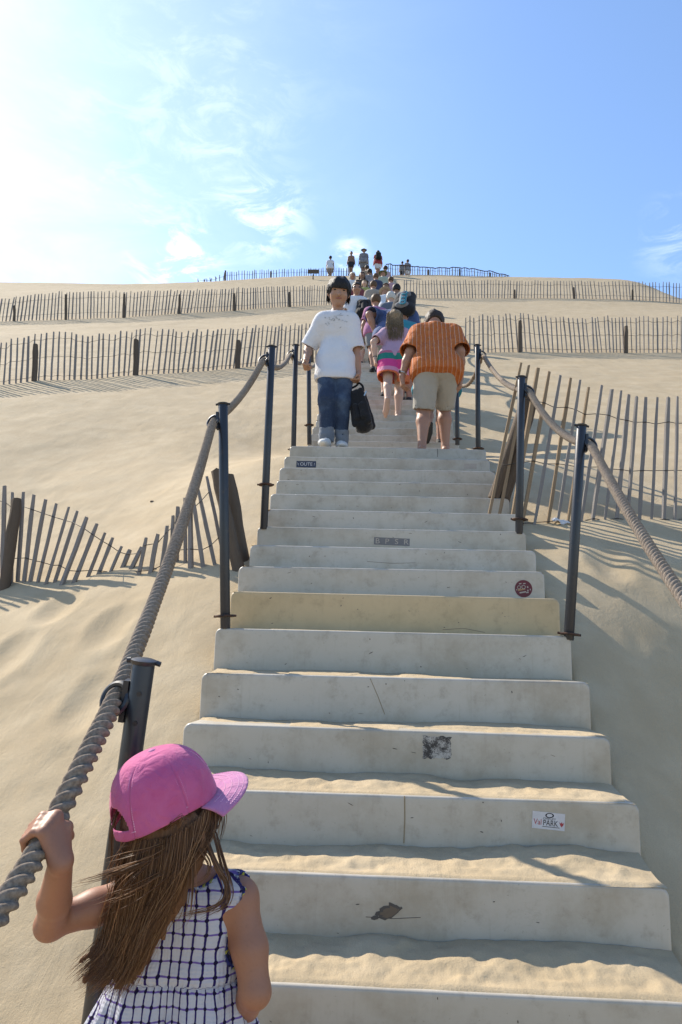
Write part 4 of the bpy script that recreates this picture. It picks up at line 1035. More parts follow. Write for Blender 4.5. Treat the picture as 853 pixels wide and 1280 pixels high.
    for q in range(3200):
        fr = rg.uniform(0, ng-1.001); cl = round(fr*3)/3; fr = np.clip(fr*.62+cl*.38+rg.normal(0, .06), 0, ng-1.001)
        g = guide(fr).copy(); g = g+rg.normal(0, .0045, 3)[None]*np.linspace(.5, 1.7, 5)[:, None]; g[:, 1] += rg.uniform(-.010, .020)
        L = rg.uniform(.72, 1.03); s = spline(g, ts*L*1.0)
        p_ = cl*2.3+rg.normal(0, .5); s[:, 0] += (.008*np.sin(ts*6.5+p_)+.004*np.sin(ts*rg.uniform(6, 12)+rg.uniform(0, 6)))*ts; s[:, 2] += (.006*np.sin(ts*5+p_*1.7)+.003*np.sin(ts*rg.uniform(5, 11)+rg.uniform(0, 6)))*ts
        lock(s, list(rg.uniform(.0004, .0009)*(1-ts**3*.8)), 3, 0)
    fly = [([(206, 1062, 1.53), (170, 1082, 1.50), (125, 1096, 1.48), (88, 1104, 1.46)], 26, .0024), ([(215, 1050, 1.53), (190, 1062, 1.50), (160, 1070, 1.49), (128, 1078, 1.48)], 7, .009),
           ([(205, 1090, 1.51), (165, 1112, 1.49), (130, 1124, 1.48), (108, 1130, 1.47)], 7, .010), ([(190, 1075, 1.52), (160, 1100, 1.50), (140, 1125, 1.49), (110, 1138, 1.48)], 6, .012),
           ([(258, 1050, 1.55), (272, 1085, 1.53), (284, 1108, 1.53), (276, 1130, 1.52), (250, 1140, 1.515), (212, 1146, 1.51)], 34, .0030), ([(250, 1060, 1.54), (262, 1080, 1.53), (258, 1095, 1.525), (238, 1108, 1.52)], 14, .004),
           ([(268, 1040, 1.56), (280, 1082, 1.54), (287, 1112, 1.535), (283, 1130, 1.53), (270, 1138, 1.525), (248, 1148, 1.52)], 16, .0035), ([(240, 1065, 1.53), (240, 1110, 1.52), (232, 1150, 1.515), (205, 1148, 1.51)], 10, .006), ([(200, 1040, 1.53), (230, 1020, 1.50), (222, 1035, 1.50), (212, 1048, 1.51)], 6, .004),
           ([(150, 1010, 1.56), (142, 1035, 1.55), (140, 1075, 1.55), (135, 1110, 1.54)], 12, .004), ([(172, 1040, 1.54), (158, 1060, 1.54), (142, 1095, 1.54), (150, 1120, 1.54)], 16, .006), ([(275, 1002, 1.605), (279, 1020, 1.60), (276, 1045, 1.59), (270, 1062, 1.585)], 10, .003)]
    for pts, n_, sp in fly:
        b0 = np.array([gp(*p) for p in pts])
        for q in range(n_):
            g = b0+rg.normal(0, sp, (1, 3))*np.linspace(.5, 1.2, len(pts))[:, None]; g = g+rg.normal(0, .0016, g.shape); lock(spline(g, ts*rg.uniform(.55, 1)), list(rg.uniform(.0006, .0012)*(1-ts**2*.85)), 3, 0)
    hs = Blob(.012)
    hs.ell(Hc-Z*.02-Y*.008, (.079, .088, .085), HM); hs.cuts.append((lambda P: np.maximum(-((P-Hc)@Y-.016), (P-Hc)@Z-.03), None, None)); hs.plane(Hc+Z*.05, Z)
    for i in range(ng):
        rr = [.028, .023, .018, .012, .003] if 0 < i < ng-2 else [.014, .012, .009, .006, .003]
        p = Gv[i]+V3(0, .024, 0); hs.chain(p, rr, .012, squash=(V3(0, 1, 0), .7))
    hs.bend(lambda P: .004*vnoise3(P*[120, 120, 22], 3)+.002*vnoise3(P*[300, 300, 40], 4))
    o_ = obj('hair', hs.build('hair', .0045, GHAIR_D), root); obj('loose_locks', hm_.mesh('loose_locks', GHAIR, True), o_)
def spline(g, t):
    g = np.asarray(g); n = len(g)-1; out = []
    for q in np.clip(t, 0, 1)*n:
        i = min(int(q), n-1); w = q-i; p0 = g[max(i-1, 0)]; p1 = g[i]; p2 = g[i+1]; p3 = g[min(i+2, n)]
        out.append(.5*((2*p1)+(-p0+p2)*w+(2*p0-5*p1+4*p2-p3)*w*w+(-p0+3*p1-3*p2+p3)*w**3))
    return np.array(out)
def smooth_path(p, n): return list(spline(p, np.linspace(0, 1, n)))
def mat_dress():
    M = Mat('checked_cotton', (.74, .74, .76), .9, .15); a = M.attr('weave'); v = a.outputs['Vector']
    nz = M.N.new('ShaderNodeTexNoise'); nz.inputs['Scale'].default_value = 26; nz.inputs['Detail'].default_value = 3; M.L.new(v, nz.inputs['Vector'])
    ad = M.N.new('ShaderNodeVectorMath'); ad.operation = 'MULTIPLY_ADD'; M.L.new(nz.outputs['Color'], ad.inputs[0]); ad.inputs[1].default_value = (.009, .009, 0); M.L.new(v, ad.inputs[2])
    x, y, z = M.xyz(ad.outputs[0]); cu, cv = .0215, .0255
    fx = M.math('ABSOLUTE', M.math('SUBTRACT', M.math('FRACT', M.math('DIVIDE', M.math('ADD', x, 3.0), cu)), .5)); fy = M.math('ABSOLUTE', M.math('SUBTRACT', M.math('FRACT', M.math('DIVIDE', M.math('ADD', y, 3.0), cv)), .5))
    c = M.mix(M.rng(M.noise(30, 4), .4, .7, 0, .3), (.64, .635, .69), (.56, .555, .645))
    c = M.mix(M.rng(fy, .085, .05), c, (.20, .13, .42)); c = M.mix(M.rng(fx, .115, .075), c, (.035, .022, .13))
    d = M.math('SQRT', M.math('ADD', M.math('POWER', M.math('MULTIPLY', fx, cu), 2), M.math('POWER', M.math('MULTIPLY', fy, cv), 2)))
    c = M.mix(M.rng(d, .0043, .0034), c, (.018, .012, .05))
    vo = M.N.new('ShaderNodeTexVoronoi'); vo.inputs['Scale'].default_value = 170; M.L.new(M.co, vo.inputs['Vector'])
    tr = M.ramp(M.xyz(vo.outputs['Color'])[0], [(0, (.02, .02, .10)), (.45, (.05, .06, .28)), (.70, (.5, .5, .08)), (.8, (.68, .68, .72))], 'CONSTANT')
    c = M.mix(M.xyz(v)[2], c, tr); M.color(c)
    w = M.math('ADD', M.math('PINGPONG', M.math('ADD', x, 3.0), .0035), M.math('PINGPONG', M.math('ADD', y, 3.0), .0035))
    n = M.bump(w, .5, .4); n = M.bump(M.noise(40, 4, dist=.5), .35, .006, n); M.normal(n); M.set('Sheen Weight', .1); return translucent(M, .22)
DRESS = mat_dress()
def mat_pink(name, a, b, c):
    M = Mat(name, a, .85, .2); k = M.ramp(M.noise(9, 5, .6, dist=.6), [(.32, a), (.55, b), (.75, c)]); M.color(k)
    n = M.bump(M.noise(22, 5, dist=.8), .6, .014); n = M.bump(M.noise(900, 2), .3, .0008, n); M.normal(n); M.set('Sheen Weight', .2); return translucent(M, .2)
PINK = mat_pink('pink_cotton', (.66, .115, .285), (.70, .16, .35), (.56, .12, .37)); PINK_B = mat_pink('pale_pink_cotton', (.62, .22, .43), (.66, .28, .48), (.58, .22, .47))
STITCH = mat_plain('pink_thread', (.86, .50, .68), .8); STITCH_D = mat_plain('rose_eyelet', (.35, .05, .17), .7)
GHAIR_D = mat_hair('child_hair_shade', (.11, .050, .022), (.22, .102, .045), (90, 90, 10))
def mat_ghair():
    M = Mat('child_hair', (.1, .05, .025), .38, .5); isl = M.N.new('ShaderNodeNewGeometry').outputs['Random Per Island']; M.color(M.ramp(isl, [(.0, (.13, .058, .024)), (.5, (.24, .110, .043)), (.85, (.38, .185, .076)), (1, (.52, .28, .125))])); return translucent(M, .38)
GHAIR = mat_ghair()
build_girl()

# ------------------------------------------------------------------ the climbers
def C_(name, *col, **k): return mat_cloth(name, tuple(col), **k)
WHITE = C_('white_cotton', .70, .70, .73, fold=.5, var=.15); BEIGE = C_('beige_cotton', .40, .365, .31, fold=.5, var=.2); KHAKI = C_('khaki_cotton', .25, .22, .17)
BLUE = C_('blue_cotton', .065, .10, .22, fold=.6); PINKT = C_('pink_tee', .46, .29, .38, fold=.4, var=.15); MAGENTA = C_('magenta_cotton', .42, .17, .31); CYAN = C_('turquoise_cotton', .04, .24, .32); DARK = C_('dark_cotton', .035, .035, .042)
RED = C_('red_cotton', .33, .045, .05); YEL = C_('yellow_green_cotton', .36, .36, .13); GREYB = C_('grey_cotton', .20, .20, .21); ROSE = C_('dusty_rose_cotton', .50, .30, .33); PLAID = mat_cloth('checked_grey_shirt', (.16, .15, .17), (.36, .34, .33), var=.9)
def mat_denim():
    M = Mat('denim', (.04, .06, .11), .9, .15); f = M.noise(5, 4); c = M.mix(M.rng(f, .42, .68, 0, .8), (.030, .046, .085), (.085, .125, .19)); c = M.mix(M.rng(M.noise(260, 2), .5, .7, 0, .35), c, (.14, .17, .22)); M.color(c)
    M.normal(M.bump(M.noise(15, 5, dist=.8), .6, .02)); return M.m
DENIM = mat_denim(); CUFF = C_('denim_inside', .17, .195, .235, fold=.6)
def mat_orange():
    M = Mat('orange_striped_shirt', (.5, .15, .04), .85, .2); x, y, z = M.xyz()
    xx = M.math('ADD', x, M.math('MULTIPLY', M.noise(6, 2), .02))
    st = M.math('FRACT', M.math('DIVIDE', M.math('ADD', xx, 5.0), .040)); s2 = M.math('ABSOLUTE', M.math('SUBTRACT', st, .5))
    c = M.mix(M.rng(M.noise(11, 5), .35, .7, 0, .5), (.50, .145, .038), (.40, .098, .028)); c = M.mix(M.rng(M.noise(60, 3, stretch=(1, 1, .25)), .5, .7, 0, .45), c, (.62, .26, .07))
    c = M.mix(M.rng(s2, .065, .03, 0, .75), c, (.62, .44, .38)); s3 = M.math('ABSOLUTE', M.math('SUBTRACT', st, .12)); c = M.mix(M.rng(s3, .07, .03, 0, .5), c, (.33, .07, .03)); M.color(c)
    M.normal(M.bump(M.noise(13, 5, dist=.6), .7, .03)); return M.m
ORANGE = mat_orange()
def mat_bands():
    M = Mat('banded_shorts', (.5, .1, .2), .85); x, y, z = M.xyz(); zz = M.math('ADD', z, M.math('MULTIPLY', M.noise(8, 2), .02))
    M.color(M.ramp(M.math('MULTIPLY', zz, 1.0), [(0, (.62, .15, .05)), (.585, (.66, .13, .06)), (.60, (.66, .24, .36)), (.66, (.62, .045, .22)), (.775, (.015, .19, .15)), (.87, (.45, .12, .20))], 'CONSTANT')); M.normal(M.bump(M.noise(16, 4), .6, .02)); return M.m
BANDS = mat_bands()
def stand(px, py, eff, lo=9.0, hi=40.0):
    """how far up the stairs a head seen at this pixel is, if it is eff metres above its step"""
    d = ray(px, py); s = d[2]/d[1]; ys = np.arange(hi, lo, -.05); e = np.abs(s*ys-nose(ys)-eff); i = int(np.argmin(e)); y = float(ys[i]); return V3(d[0]/d[1]*y, y, tread_top(y))
def loc_of(root, px, py, Y):
    """a sight-line point in a person's own frame"""
    w = Vector(at(px, py, Y))-root.location; return V3(*(Matrix.Rotation(-root.rotation_euler.z, 3, 'Z') @ w))
def mop(s):
    """loose short locks falling over the brow and ears"""
    r = s.hr; X, Y, Z = s.HM.T; c = s.Hc; m = MB(); rg = random.Random(21); cr = V3(.12, -.15, 0)
    for q in range(520):
        a = rg.uniform(0, 2*math.pi); fr = math.cos(a); zend = (.34 if fr > .3 else .02 if fr > -.3 else -.6)+rg.uniform(-.20, .16); z0 = rg.uniform(.55, 1.08); pts = []
        for k in range(6):
            t = k/5; z = z0+(zend-z0)*t; zz = np.clip((z-.16)/.98, -1, 1); w = math.sqrt(max(1-zz*zz, .02)) if z > .16 else 1.0; o = 1.02+.10*rg.random()*t+.05*t
            aa = a+.25*math.sin(q)*t; pts.append(c+(X*math.sin(aa)*.80*w*o+Y*(math.cos(aa)*.94*w*o-.04)+Z*z*1.02)*r)
        m.tube(pts, [.004, .0055, .0055, .005, .0038, .001], 4, 0, False)
    o = [k for k in s.root.children if k.name.startswith('hair')][0]; obj('loose_locks', m.mesh('loose_locks', HAIRM['black'], True), o)
def build_teen():
    Y = 7.22; p = at(419, 480, Y); base_ = (p[0], Y, tread_top(Y))
    tmp = thing('probe', '', '', base_, None, math.pi); L = lambda x, y, Y_: loc_of(tmp, x, y, Y_)
    hR = L(383, 449, 7.12); hL = L(449, 470, 7.20); bpy.data.objects.remove(tmp)
    s = Person('teenage boy in a white T-shirt and rolled up jeans coming down the stairs', base_, math.pi, 1.74, 'asian', g=.80, lean=.02, neck=.30, headyaw=-.10, headroll=-.12, hs=1.12, vox=.0085, shw=.92,
               feet=((-.075, .02, 0), (.06, .10, 0)), hands=(hL, hR), elbow=((-.4, -1, 0), (.6, -1, -.3)))
    s.body(curl=(1.1, .9), handdir=(V3(0, .1, -1), V3(.1, .3, -.8)))
    s.shirt(WHITE, .80, .014, .085, sl_r=1.15, vox=.007, fold=.004, flare=.95); s.legs(DENIM, 1.80, .012, loose=.95, vox=.008)
    for i in (0, 1):
        B = Blob(.004); a = s.knee[i]+(s.ank[i]-s.knee[i])*.66; b = s.knee[i]+(s.ank[i]-s.knee[i])*1.0; B.cone(a, b, .071, .069, None, None, (True, True)); B.noise(.006, 16, 9+i); d = nrm(b-a); B.hole(b-d*.03, b+d*.02, .055, .057)
        B.cone(a*.5+b*.5, a*.42+b*.58, .074, .074); obj('rolled_cuff', B.build('rolled_cuff', .006, CUFF), s.root)
    s.shoes(SHOE_W); s.hair('mop', 'black', .005); s.face(True); mop(s)
    m = MB(); rg = random.Random(4); c = s.C+s.sp*.045*s.h
    B = Blob(0)
    for q in range(34): x = np.clip(rg.gauss(0, .06), -.11, .11); z = np.clip(rg.gauss(0, .04), -.07, .07); m.box((x, 0, z), (rg.uniform(.006, .02), .002, rg.uniform(.003, .010)), rot=Matrix.Rotation(rg.uniform(-.8, .8), 3, 'Y'))
    me = m.mesh('chest_print', C_('grey_print', .44, .46, .48)); o = obj('chest_print', me, s.root); sh = [k for k in s.root.children if k.name.startswith('shirt')][0]
    o.location = c+s.fw*.16; md = o.modifiers.new('lie_on_shirt', 'SHRINKWRAP'); md.target = sh; md.offset = .0025; md.wrap_method = 'PROJECT'; md.use_project_y = True; md.use_negative_direction = True; md.use_positive_direction = False
    # the bag in his hand
    h = Vector(at(449, 479, 7.22)); t = thing('travel_bag', "black soft bag hanging from the teenager's hand", 'bag', (h.x, h.y, h.z-.50), None, R(-12))
    B = Blob(.012); a = R(13); ca, sa = math.cos(a), math.sin(a); Mx = np.array([[ca, 0, -sa], [0, 1, 0], [sa, 0, ca]]); T = lambda x, y, z: Mx@V3(x, y, z-.2)+V3(.02, 0, .235)
    for x in (-.065, .065):
        for y in (-.09, .09): B.cone(T(x, y, .035), T(x*.8, y*.75, .36), .034, .026)
    B.cone(T(0, 0, .04), T(0, 0, .34), .085, .066, .02, (V3(0, 1, 0), 1.3)); B.cone(T(-.03, -.112, .08), T(-.03, -.10, .2), .03, .03); B.cone(T(.035, -.112, .08), T(.035, -.10, .2), .03, .03)
    B.noise(.005, 14, 3); obj('bag_body', B.build('bag_body', .008, BLACK), t)
    top = Mx@V3(0, 0, .24)+V3(.02, 0, .235); obj('handle', MB().tube(smooth_path([top+V3(-.08, 0, -.03), V3(-.035, 0, .47), V3(0, 0, .50), V3(.035, 0, .47), top+V3(.08, 0, -.05)], 20), .011, 8).mesh('handle', BLACK, True), t)
    obj('buckle', MB().box((.085, -.085, .36), (.012, .012, .05), rot=Matrix.Rotation(.4, 3, 'Y')).mesh('buckle', mat_plain('steel', (.5, .5, .5), .3, .5, 1.0)), t)
build_teen()
def build_man():
    Y = 6.98; p = at(546, 470, Y); base_ = (p[0], Y, tread_top(Y)); tmp = thing('probe', '', '', base_); L = lambda x, y, Y_: loc_of(tmp, x, y, Y_); hL = L(503, 470, 7.02); hR = L(576, 472, 7.10); bpy.data.objects.remove(tmp)
    s = Person('heavy man in an orange striped shirt and beige shorts, stooping as he climbs', base_, 0, 1.70, 'tan', g=1.10, lean=.36, neck=.50, headroll=.0, vox=.009, shw=1.06, feet=((-.135, -.02, 0), (.105, .27, .075)), hands=(hL, hR), crouch=.015, elbow=((-.15, -1, 0), (.15, -1, 0)))
    s.body(curl=(.6, .5), handdir=(V3(.05, .1, -1), V3(-.05, .1, -1)))
    s.shirt(ORANGE, .80, .018, .045, sl_r=1.2, belly=1.03, vox=.008, fold=.008); s.legs(BEIGE, .96, .014, 'shorts', 1.0, .009, .010); s.hair('short', 'dark', .006)
    for i in (0,):
        w = s.wr[i]; d = nrm(s.elb[i]-w); q = w+d*.03; B = MB(); B.torus(q, .032, .008, d, 20, 8); obj('watch_strap', B.mesh('watch_strap', mat_plain('watch_steel', (.55, .55, .54), .3, .5, .9), True), s.root)
        B = Blob(0); B.cone(q+V3(-.03, -.015, .01), q+V3(-.037, -.019, .01), .018, .018, None, None, (True, True)); obj('watch_case', B.build('watch_case', .004, GLASS), s.root)
build_man()
def build_queue():
    # the woman hidden in front of the stooping man
    p = at(546, 470, 8.62); s = Person('person in turquoise mostly hidden behind the stooping man in orange', (p[0], 8.62, tread_top(8.62)), 0, 1.50, 'tan', lean=.5, neck=.3, vox=.012, feet=((-.10, -.20, .10), (.04, .06, 0)), footpitch=(-1.0, 0))
    s.body(); s.shirt(CYAN, .6, .05, .10, fold=.008, flare=1.8); s.skirt(CYAN, .14, .040); s.shoes(SOLE, name='sandal'); s.hair('short', 'dark')
    # girl with the banded shorts
    p = at(493, 470, 9.75); b = (p[0], 9.75, tread_top(9.75)); tmp = thing('probe', '', '', b); hL = loc_of(tmp, 469, 448, 9.7); bpy.data.objects.remove(tmp)
    s = Person('barefoot girl with long fair hair, pink top and shorts in green, pink and orange bands', b, 0, 1.60, 'fair', lean=.22, neck=.1, vox=.010, shw=.95, g=.95, feet=((-.09, -.30, .03), (.055, .05, 0)), footpitch=(-1.15, 0), hands=(hL, None), elbow=((-1, -.8, 0), None))
    s.body(curl=(.7, .5)); s.shirt(PINKT, .62, .012, .0, fold=.004); s.legs(BANDS, .80, .030, 'banded_shorts', 1.22, .01, .022, waist=.02); s.hair('long', 'blond', .006, .15, 1.05)
    w = s.wr[0]; obj('bracelet', MB().torus(w+nrm(s.elb[0]-w)*.02, .026, .006, nrm(s.elb[0]-w), 16, 6).mesh('bracelet', DARK, True), s.root)
    locks(s, 'blond', 420, .20)
    # the broad back with the backpack
    p = at(492, 400, 10.9); b = (p[0], 10.9, tread_top(10.9)); tmp = thing('probe', '', '', b); hL = loc_of(tmp, 468, 412, 10.9); hR = loc_of(tmp, 529, 395, 11.0); bpy.data.objects.remove(tmp)
    s = Person('broad man in a blue T-shirt bent forward under a turquoise printed backpack', b, R(-14), 1.93, 'tan', g=1.25, lean=.52, neck=.25, vox=.013, shw=1.15, feet=((-.1, -.05, 0), (.1, .2, .16)), hands=(hL, None), elbow=((-.6, -1, 0), (.6, -1, 0)))
    s.body(); s.shirt(BLUE, .72, .025, .04, sl_r=1.25, fold=.010); s.legs(KHAKI, .9, .02, 'shorts', 1.1); s.shoes(BLACK); s.hair('short', 'dark')
    backpack(s, 'grey and turquoise printed backpack on the bent man in blue', GREYB, CYAN, .19, .5, V3(.17, 0, .04), R(-14), True)
    q = lambda lab, px, py, eff, lo, hi: (lab, stand(px, py, eff, lo, hi))
    def simple(lab, base, yaw, h, skin, top, bottom, hair, hcol, extra=None, vox=.016, sleeve=.6, shorts=True, **k):
        s = Person(lab, base, yaw, h, skin, vox=vox, **k); s.body(); 
        if top: s.shirt(top, sleeve, .016, .04, sleeveless=(sleeve == 0), fold=.006)
        if bottom: s.legs(bottom, .85 if shorts else 1.95, .015, 'shorts' if shorts else 'trousers', 1.1)
        if hair: s.hair(hair, hcol)
        s.shoes(BLACK); return s
    b = at(506, 400, 10.6); s = simple('dark haired person in a turquoise top glimpsed between the fair haired girl and the backpack', (b[0]+.02, 10.6, tread_top(10.6)), R(10), 1.60, 'tan', CYAN, DARK, 'short', 'dark', lean=.3, neck=.2)
    b = stand(471, 363, 1.56, 12.2, 13.6); s = simple('child in a magenta pink shirt with brown hair climbing beside the man in blue', b, R(8), 1.60, 'tan', MAGENTA, GREYB, 'short', 'brown', lean=.15, feet=((-.06, -.1, 0), (.06, .1, .1)), elbow=((-1, -.5, 0), (1, -.3, 0)))
    b = at(459, 400, 14.5); s = simple('person in khaki shorts and a dusty pink top stooping under a black backpack', (b[0], 14.5, tread_top(14.5)), 0, 1.62, 'fair', ROSE, KHAKI, 'short', 'black', lean=.42, neck=.3, g=1.12, feet=((-.09, 0, 0), (.09, -.22, .06)), footpitch=(0, -.9))
    backpack(s, 'black backpack on the stooping person in khaki shorts', BLACK, BLACK, .17, .46, V3(-.06, 0, -.04), 0.0, False)
    b = stand(446, 361, 1.58, 14.6, 17.5); s = simple('man in a white T-shirt and sunglasses coming down, seen over the black backpack', b, math.pi+.1, 1.66, 'tan', WHITE, DARK, 'short', 'dark', lean=.02, neck=.1, g=1.1); s.glasses()
    b = stand(441, 341, 1.60, 20, 26); s = simple('fair haired woman in a white sleeveless top and sunglasses coming down', b, math.pi+.15, 1.66, 'tan', WHITE, DARK, 'bob', 'grey', sleeve=0, lean=.02, neck=.15, elbow=((-1, -.3, .2), (1, -.3, .2))); s.glasses()
    b = stand(456, 349, 1.40, 19, 26); s = simple('fair haired child in a yellow green top next to the woman in white', b, math.pi, 1.46, 'fair', YEL, DARK, 'bob', 'blond', lean=.02)
    b = stand(453, 338, 1.68, 22, 30); s = simple('dark haired person in brown behind the fair haired child', b, math.pi, 1.72, 'brown', C_('brown_cotton', .09, .06, .045), DARK, 'bob', 'dark', lean=.0, g=1.15)
    b = stand(482, 353, 1.52, 16.5, 20); s = simple('person with a pale sun hat stooping on the stairs above the man in blue', b, 0, 1.66, 'tan', WHITE, KHAKI, None, None, lean=.35, neck=.2); s.sunhat(C_('straw', .40, .33, .25))
    b = stand(496, 352, 1.66, 17.5, 24); s = simple('black haired climber beyond the broad man in blue', b, 0, 1.75, 'brown', DARK, DARK, 'short', 'black', lean=.25)
    b = stand(483, 348, 1.58, 20, 26); s = simple('climber in dark clothes and a dark cap with elbows out', b, 0, 1.70, 'brown', DARK, DARK, None, None, lean=.3, g=1.15, elbow=((-1, 0, .6), (1, 0, .6)), hands=(V3(-.12, .25, .95), V3(.12, .25, .95))); s.cap(C_('brown_cap', .10, .07, .05))
    b = stand(479, 337, 1.60, 25, 32); s = simple('climber in a green hat and pale shirt high up the queue', b, 0, 1.72, 'tan', C_('pale_green_shirt', .40, .43, .33), DARK, None, None, lean=.25, vox=.02); s.sunhat(C_('green_hat', .13, .17, .09))
    b = stand(463, 336, 1.66, 27, 36); s = simple('climber in a grey checked shirt high up the queue', b, .2, 1.74, 'brown', PLAID, DARK, 'short', 'dark', lean=.2, vox=.02)
    b = stand(489, 343, 1.55, 24, 30); s = simple('climber in a dusty pink top right behind the green hat', b, 0, 1.66, 'tan', ROSE, DARK, 'short', 'brown', lean=.25, vox=.02)
    b = stand(467, 352, 1.58, 19, 24); s = simple('climber in a beige top squeezed between the yellow green child and the dark cap', b, 0, 1.68, 'tan', C_('beige_top', .36, .30, .24), DARK, 'short', 'brown', lean=.25)
    b = stand(489, 360, 1.55, 15, 18.5); s = simple('climber with grey hair right behind the backpack of the man in blue', b, 0, 1.66, 'fair', C_('slate_top', .13, .15, .19), DARK, 'short', 'grey', lean=.25)
    b = stand(470, 342, 1.58, 24, 31); s = simple('climber in a navy top below the red topped person', b, 0, 1.70, 'tan', C_('navy_top', .05, .06, .11), DARK, 'short', 'brown', lean=.25, vox=.02)
    b = stand(447, 349, 1.50, 21, 26); s = simple('dark haired person coming down behind the woman in white', b, math.pi, 1.60, 'brown', C_('maroon_top', .20, .06, .07), DARK, 'bob', 'black', lean=.0, vox=.02)
    b = stand(459, 331, 1.62, 31, 40); s = simple('climber in a tan shirt just below the crest', b, 0, 1.70, 'brown', C_('tan_top', .30, .22, .15), DARK, 'short', 'dark', lean=.15, vox=.022)
    b = stand(482, 332, 1.60, 31, 40); s = simple('climber in a pale pink shirt just below the crest', b, 0, 1.68, 'tan', C_('pale_pink_top', .45, .33, .34), GREYB, 'short', 'dark', lean=.15, vox=.022)
    # on the crest
    def top(lab, px, py, Y, h, *a, **k):
        d = ray(px, py); d = d/d[1]; z = float(dune(d[0]*Y, Y, False)); return simple(lab, (d[0]*Y, Y, max(z, d[2]*Y-h)), *a, vox=.024, **{**k, 'h': h})
    def topp(lab, px, py, Y, yaw, h, skin, t_, b_, hr, hc, **k):
        d = ray(px, py); d = d/d[1]; x = d[0]*Y; z = tread_top(Y) if abs(x-X0) < .9 and Y < 42 else float(dune(x, Y, False)); return simple(lab, (x, Y, z), yaw, h, skin, t_, b_, hr, hc, vox=.024, **k)
    s = topp('climber in a dark hat standing tallest against the sky', 455, 319, 43.2, 0, 1.85, 'brown', PLAID, GREYB, None, None, lean=.05, g=1.2); s.sunhat(DARK)
    s = topp('person in a red top with a dark bag against the sky', 473, 322, 44.0, .3, 1.80, 'tan', RED, WHITE, 'short', 'dark', lean=.1, g=1.15); backpack(s, 'dark bag on the back of the person in red', BLACK, BLACK, .2, .5, V3(-.05, 0, 0), .3, False)
    topp('bare chested tanned man beside the crest fence', 439, 330, 43.6, math.pi, 1.60, 'brown', None, DARK, 'short', 'dark', lean=.0)
    topp('person in white standing alone on the crest by the notice board', 413, 329, 44.4, 0, 1.66, 'brown', WHITE, C_('tan_shorts', .26, .19, .14), 'short', 'black', lean=.03)
    topp('smaller person in grey behind the sagging crest fence', 503, 338, 45.2, 0, 1.30, 'tan', GREYB, DARK, 'short', 'dark')
    topp('person in a pale checked top behind the sagging crest fence', 510, 335, 45.4, .4, 1.50, 'tan', PLAID, WHITE, 'short', 'dark')
def locks(s, col, n, L):
    r = s.hr; X, Y, Z = s.HM.T; m = MB(); rg = random.Random(9)
    for q in range(n):
        x = rg.uniform(-.75, .75); a = s.Hc-Y*(.55+.25*rg.random())*r+X*x*r+Z*rg.uniform(-.3, .6)*r; b = a-Z*.8*r-Y*.1*r+X*x*.4*r; c = s.Nk-s.fw*(.055+.02*rg.random())*s.h+X*(x*1.15*r+rg.gauss(0, .018))-s.sp*L*s.h*rg.uniform(.05, .85)
        m.tube(smooth_path([a, b, c], 7), [.0035, .0035, .0035, .003, .0025, .002, .001], 3, 0, False)
    o = [k for k in s.root.children if k.name.startswith('hair')][0]; obj('loose_locks', m.mesh('loose_locks', HAIRM[col], True), o)
def backpack(s, lab, m1, m2, w, hgt, off, yaw, printed):
    c = s.C-s.fw*(.075*s.h*s.g+.10)+s.sp*off[2]+V3(off[0], 0, 0); M = np.stack([V3(1, 0, 0), s.fw, s.sp], 1)
    base_ = s.root.matrix_basis if False else Matrix.Translation(s.root.location) @ Matrix.Rotation(s.root.rotation_euler.z, 4, 'Z'); p = base_ @ Vector(c-s.sp*hgt*.5)
    t = thing('backpack', lab, 'backpack', p, None, s.root.rotation_euler.z); T = lambda x, y, z: V3(1, 0, 0)*x+s.fw*y+s.sp*z
    B = Blob(.03); 
    for x in (-1, 1): B.cone(T(x*w*.5, 0, hgt*.15), T(x*w*.45, 0, hgt*.85), .085, .075)
    B.cone(T(-w*.3, -.02, hgt*.2), T(w*.3, -.02, hgt*.2), .09, .09); B.cone(T(-w*.3, 0, hgt*.85), T(w*.3, 0, hgt*.85), .07, .07); B.ell(T(0, 0, hgt*.5), (w*.75, .10, hgt*.45), M); B.noise(.005, 12, 4)
    obj('pack_body', B.build('pack_body', .014, BLACK), t)
    B = Blob(.02); B.cone(T(-w*.28, -.085, hgt*.18), T(w*.28, -.085, hgt*.18), .05, .05); B.cone(T(-w*.3, -.08, hgt*.7), T(w*.3, -.08, hgt*.7), .05, .05); B.cone(T(0, -.085, hgt*.2), T(0, -.08, hgt*.7), .06, .06); obj('front_pocket', B.build('front_pocket', .012, m1), t)
    for x in (-1, 1): obj('strap', MB().tube(smooth_path([T(x*w*.5, .05, hgt*.1), T(x*w*.62, .16, hgt*.45), T(x*w*.55, .20, hgt*.85), T(x*w*.4, .06, hgt*.98)], 14), .018, 6).mesh('strap', BLACK, True), t)
    if printed:
        m = MB(); z0 = hgt*.16
        for k in range(4): m.torus(T(.02, -.139+.004*k, z0+k*.085), .036, .012, -s.fw, 14, 6)
        for k in range(3): m.tube([T(-.02, -.140, z0+.04+k*.085), T(.06, -.140, z0+.03+k*.085)], .012, 6)
        obj('printed_pattern', m.mesh('printed_pattern', m2, True), t)
build_queue()
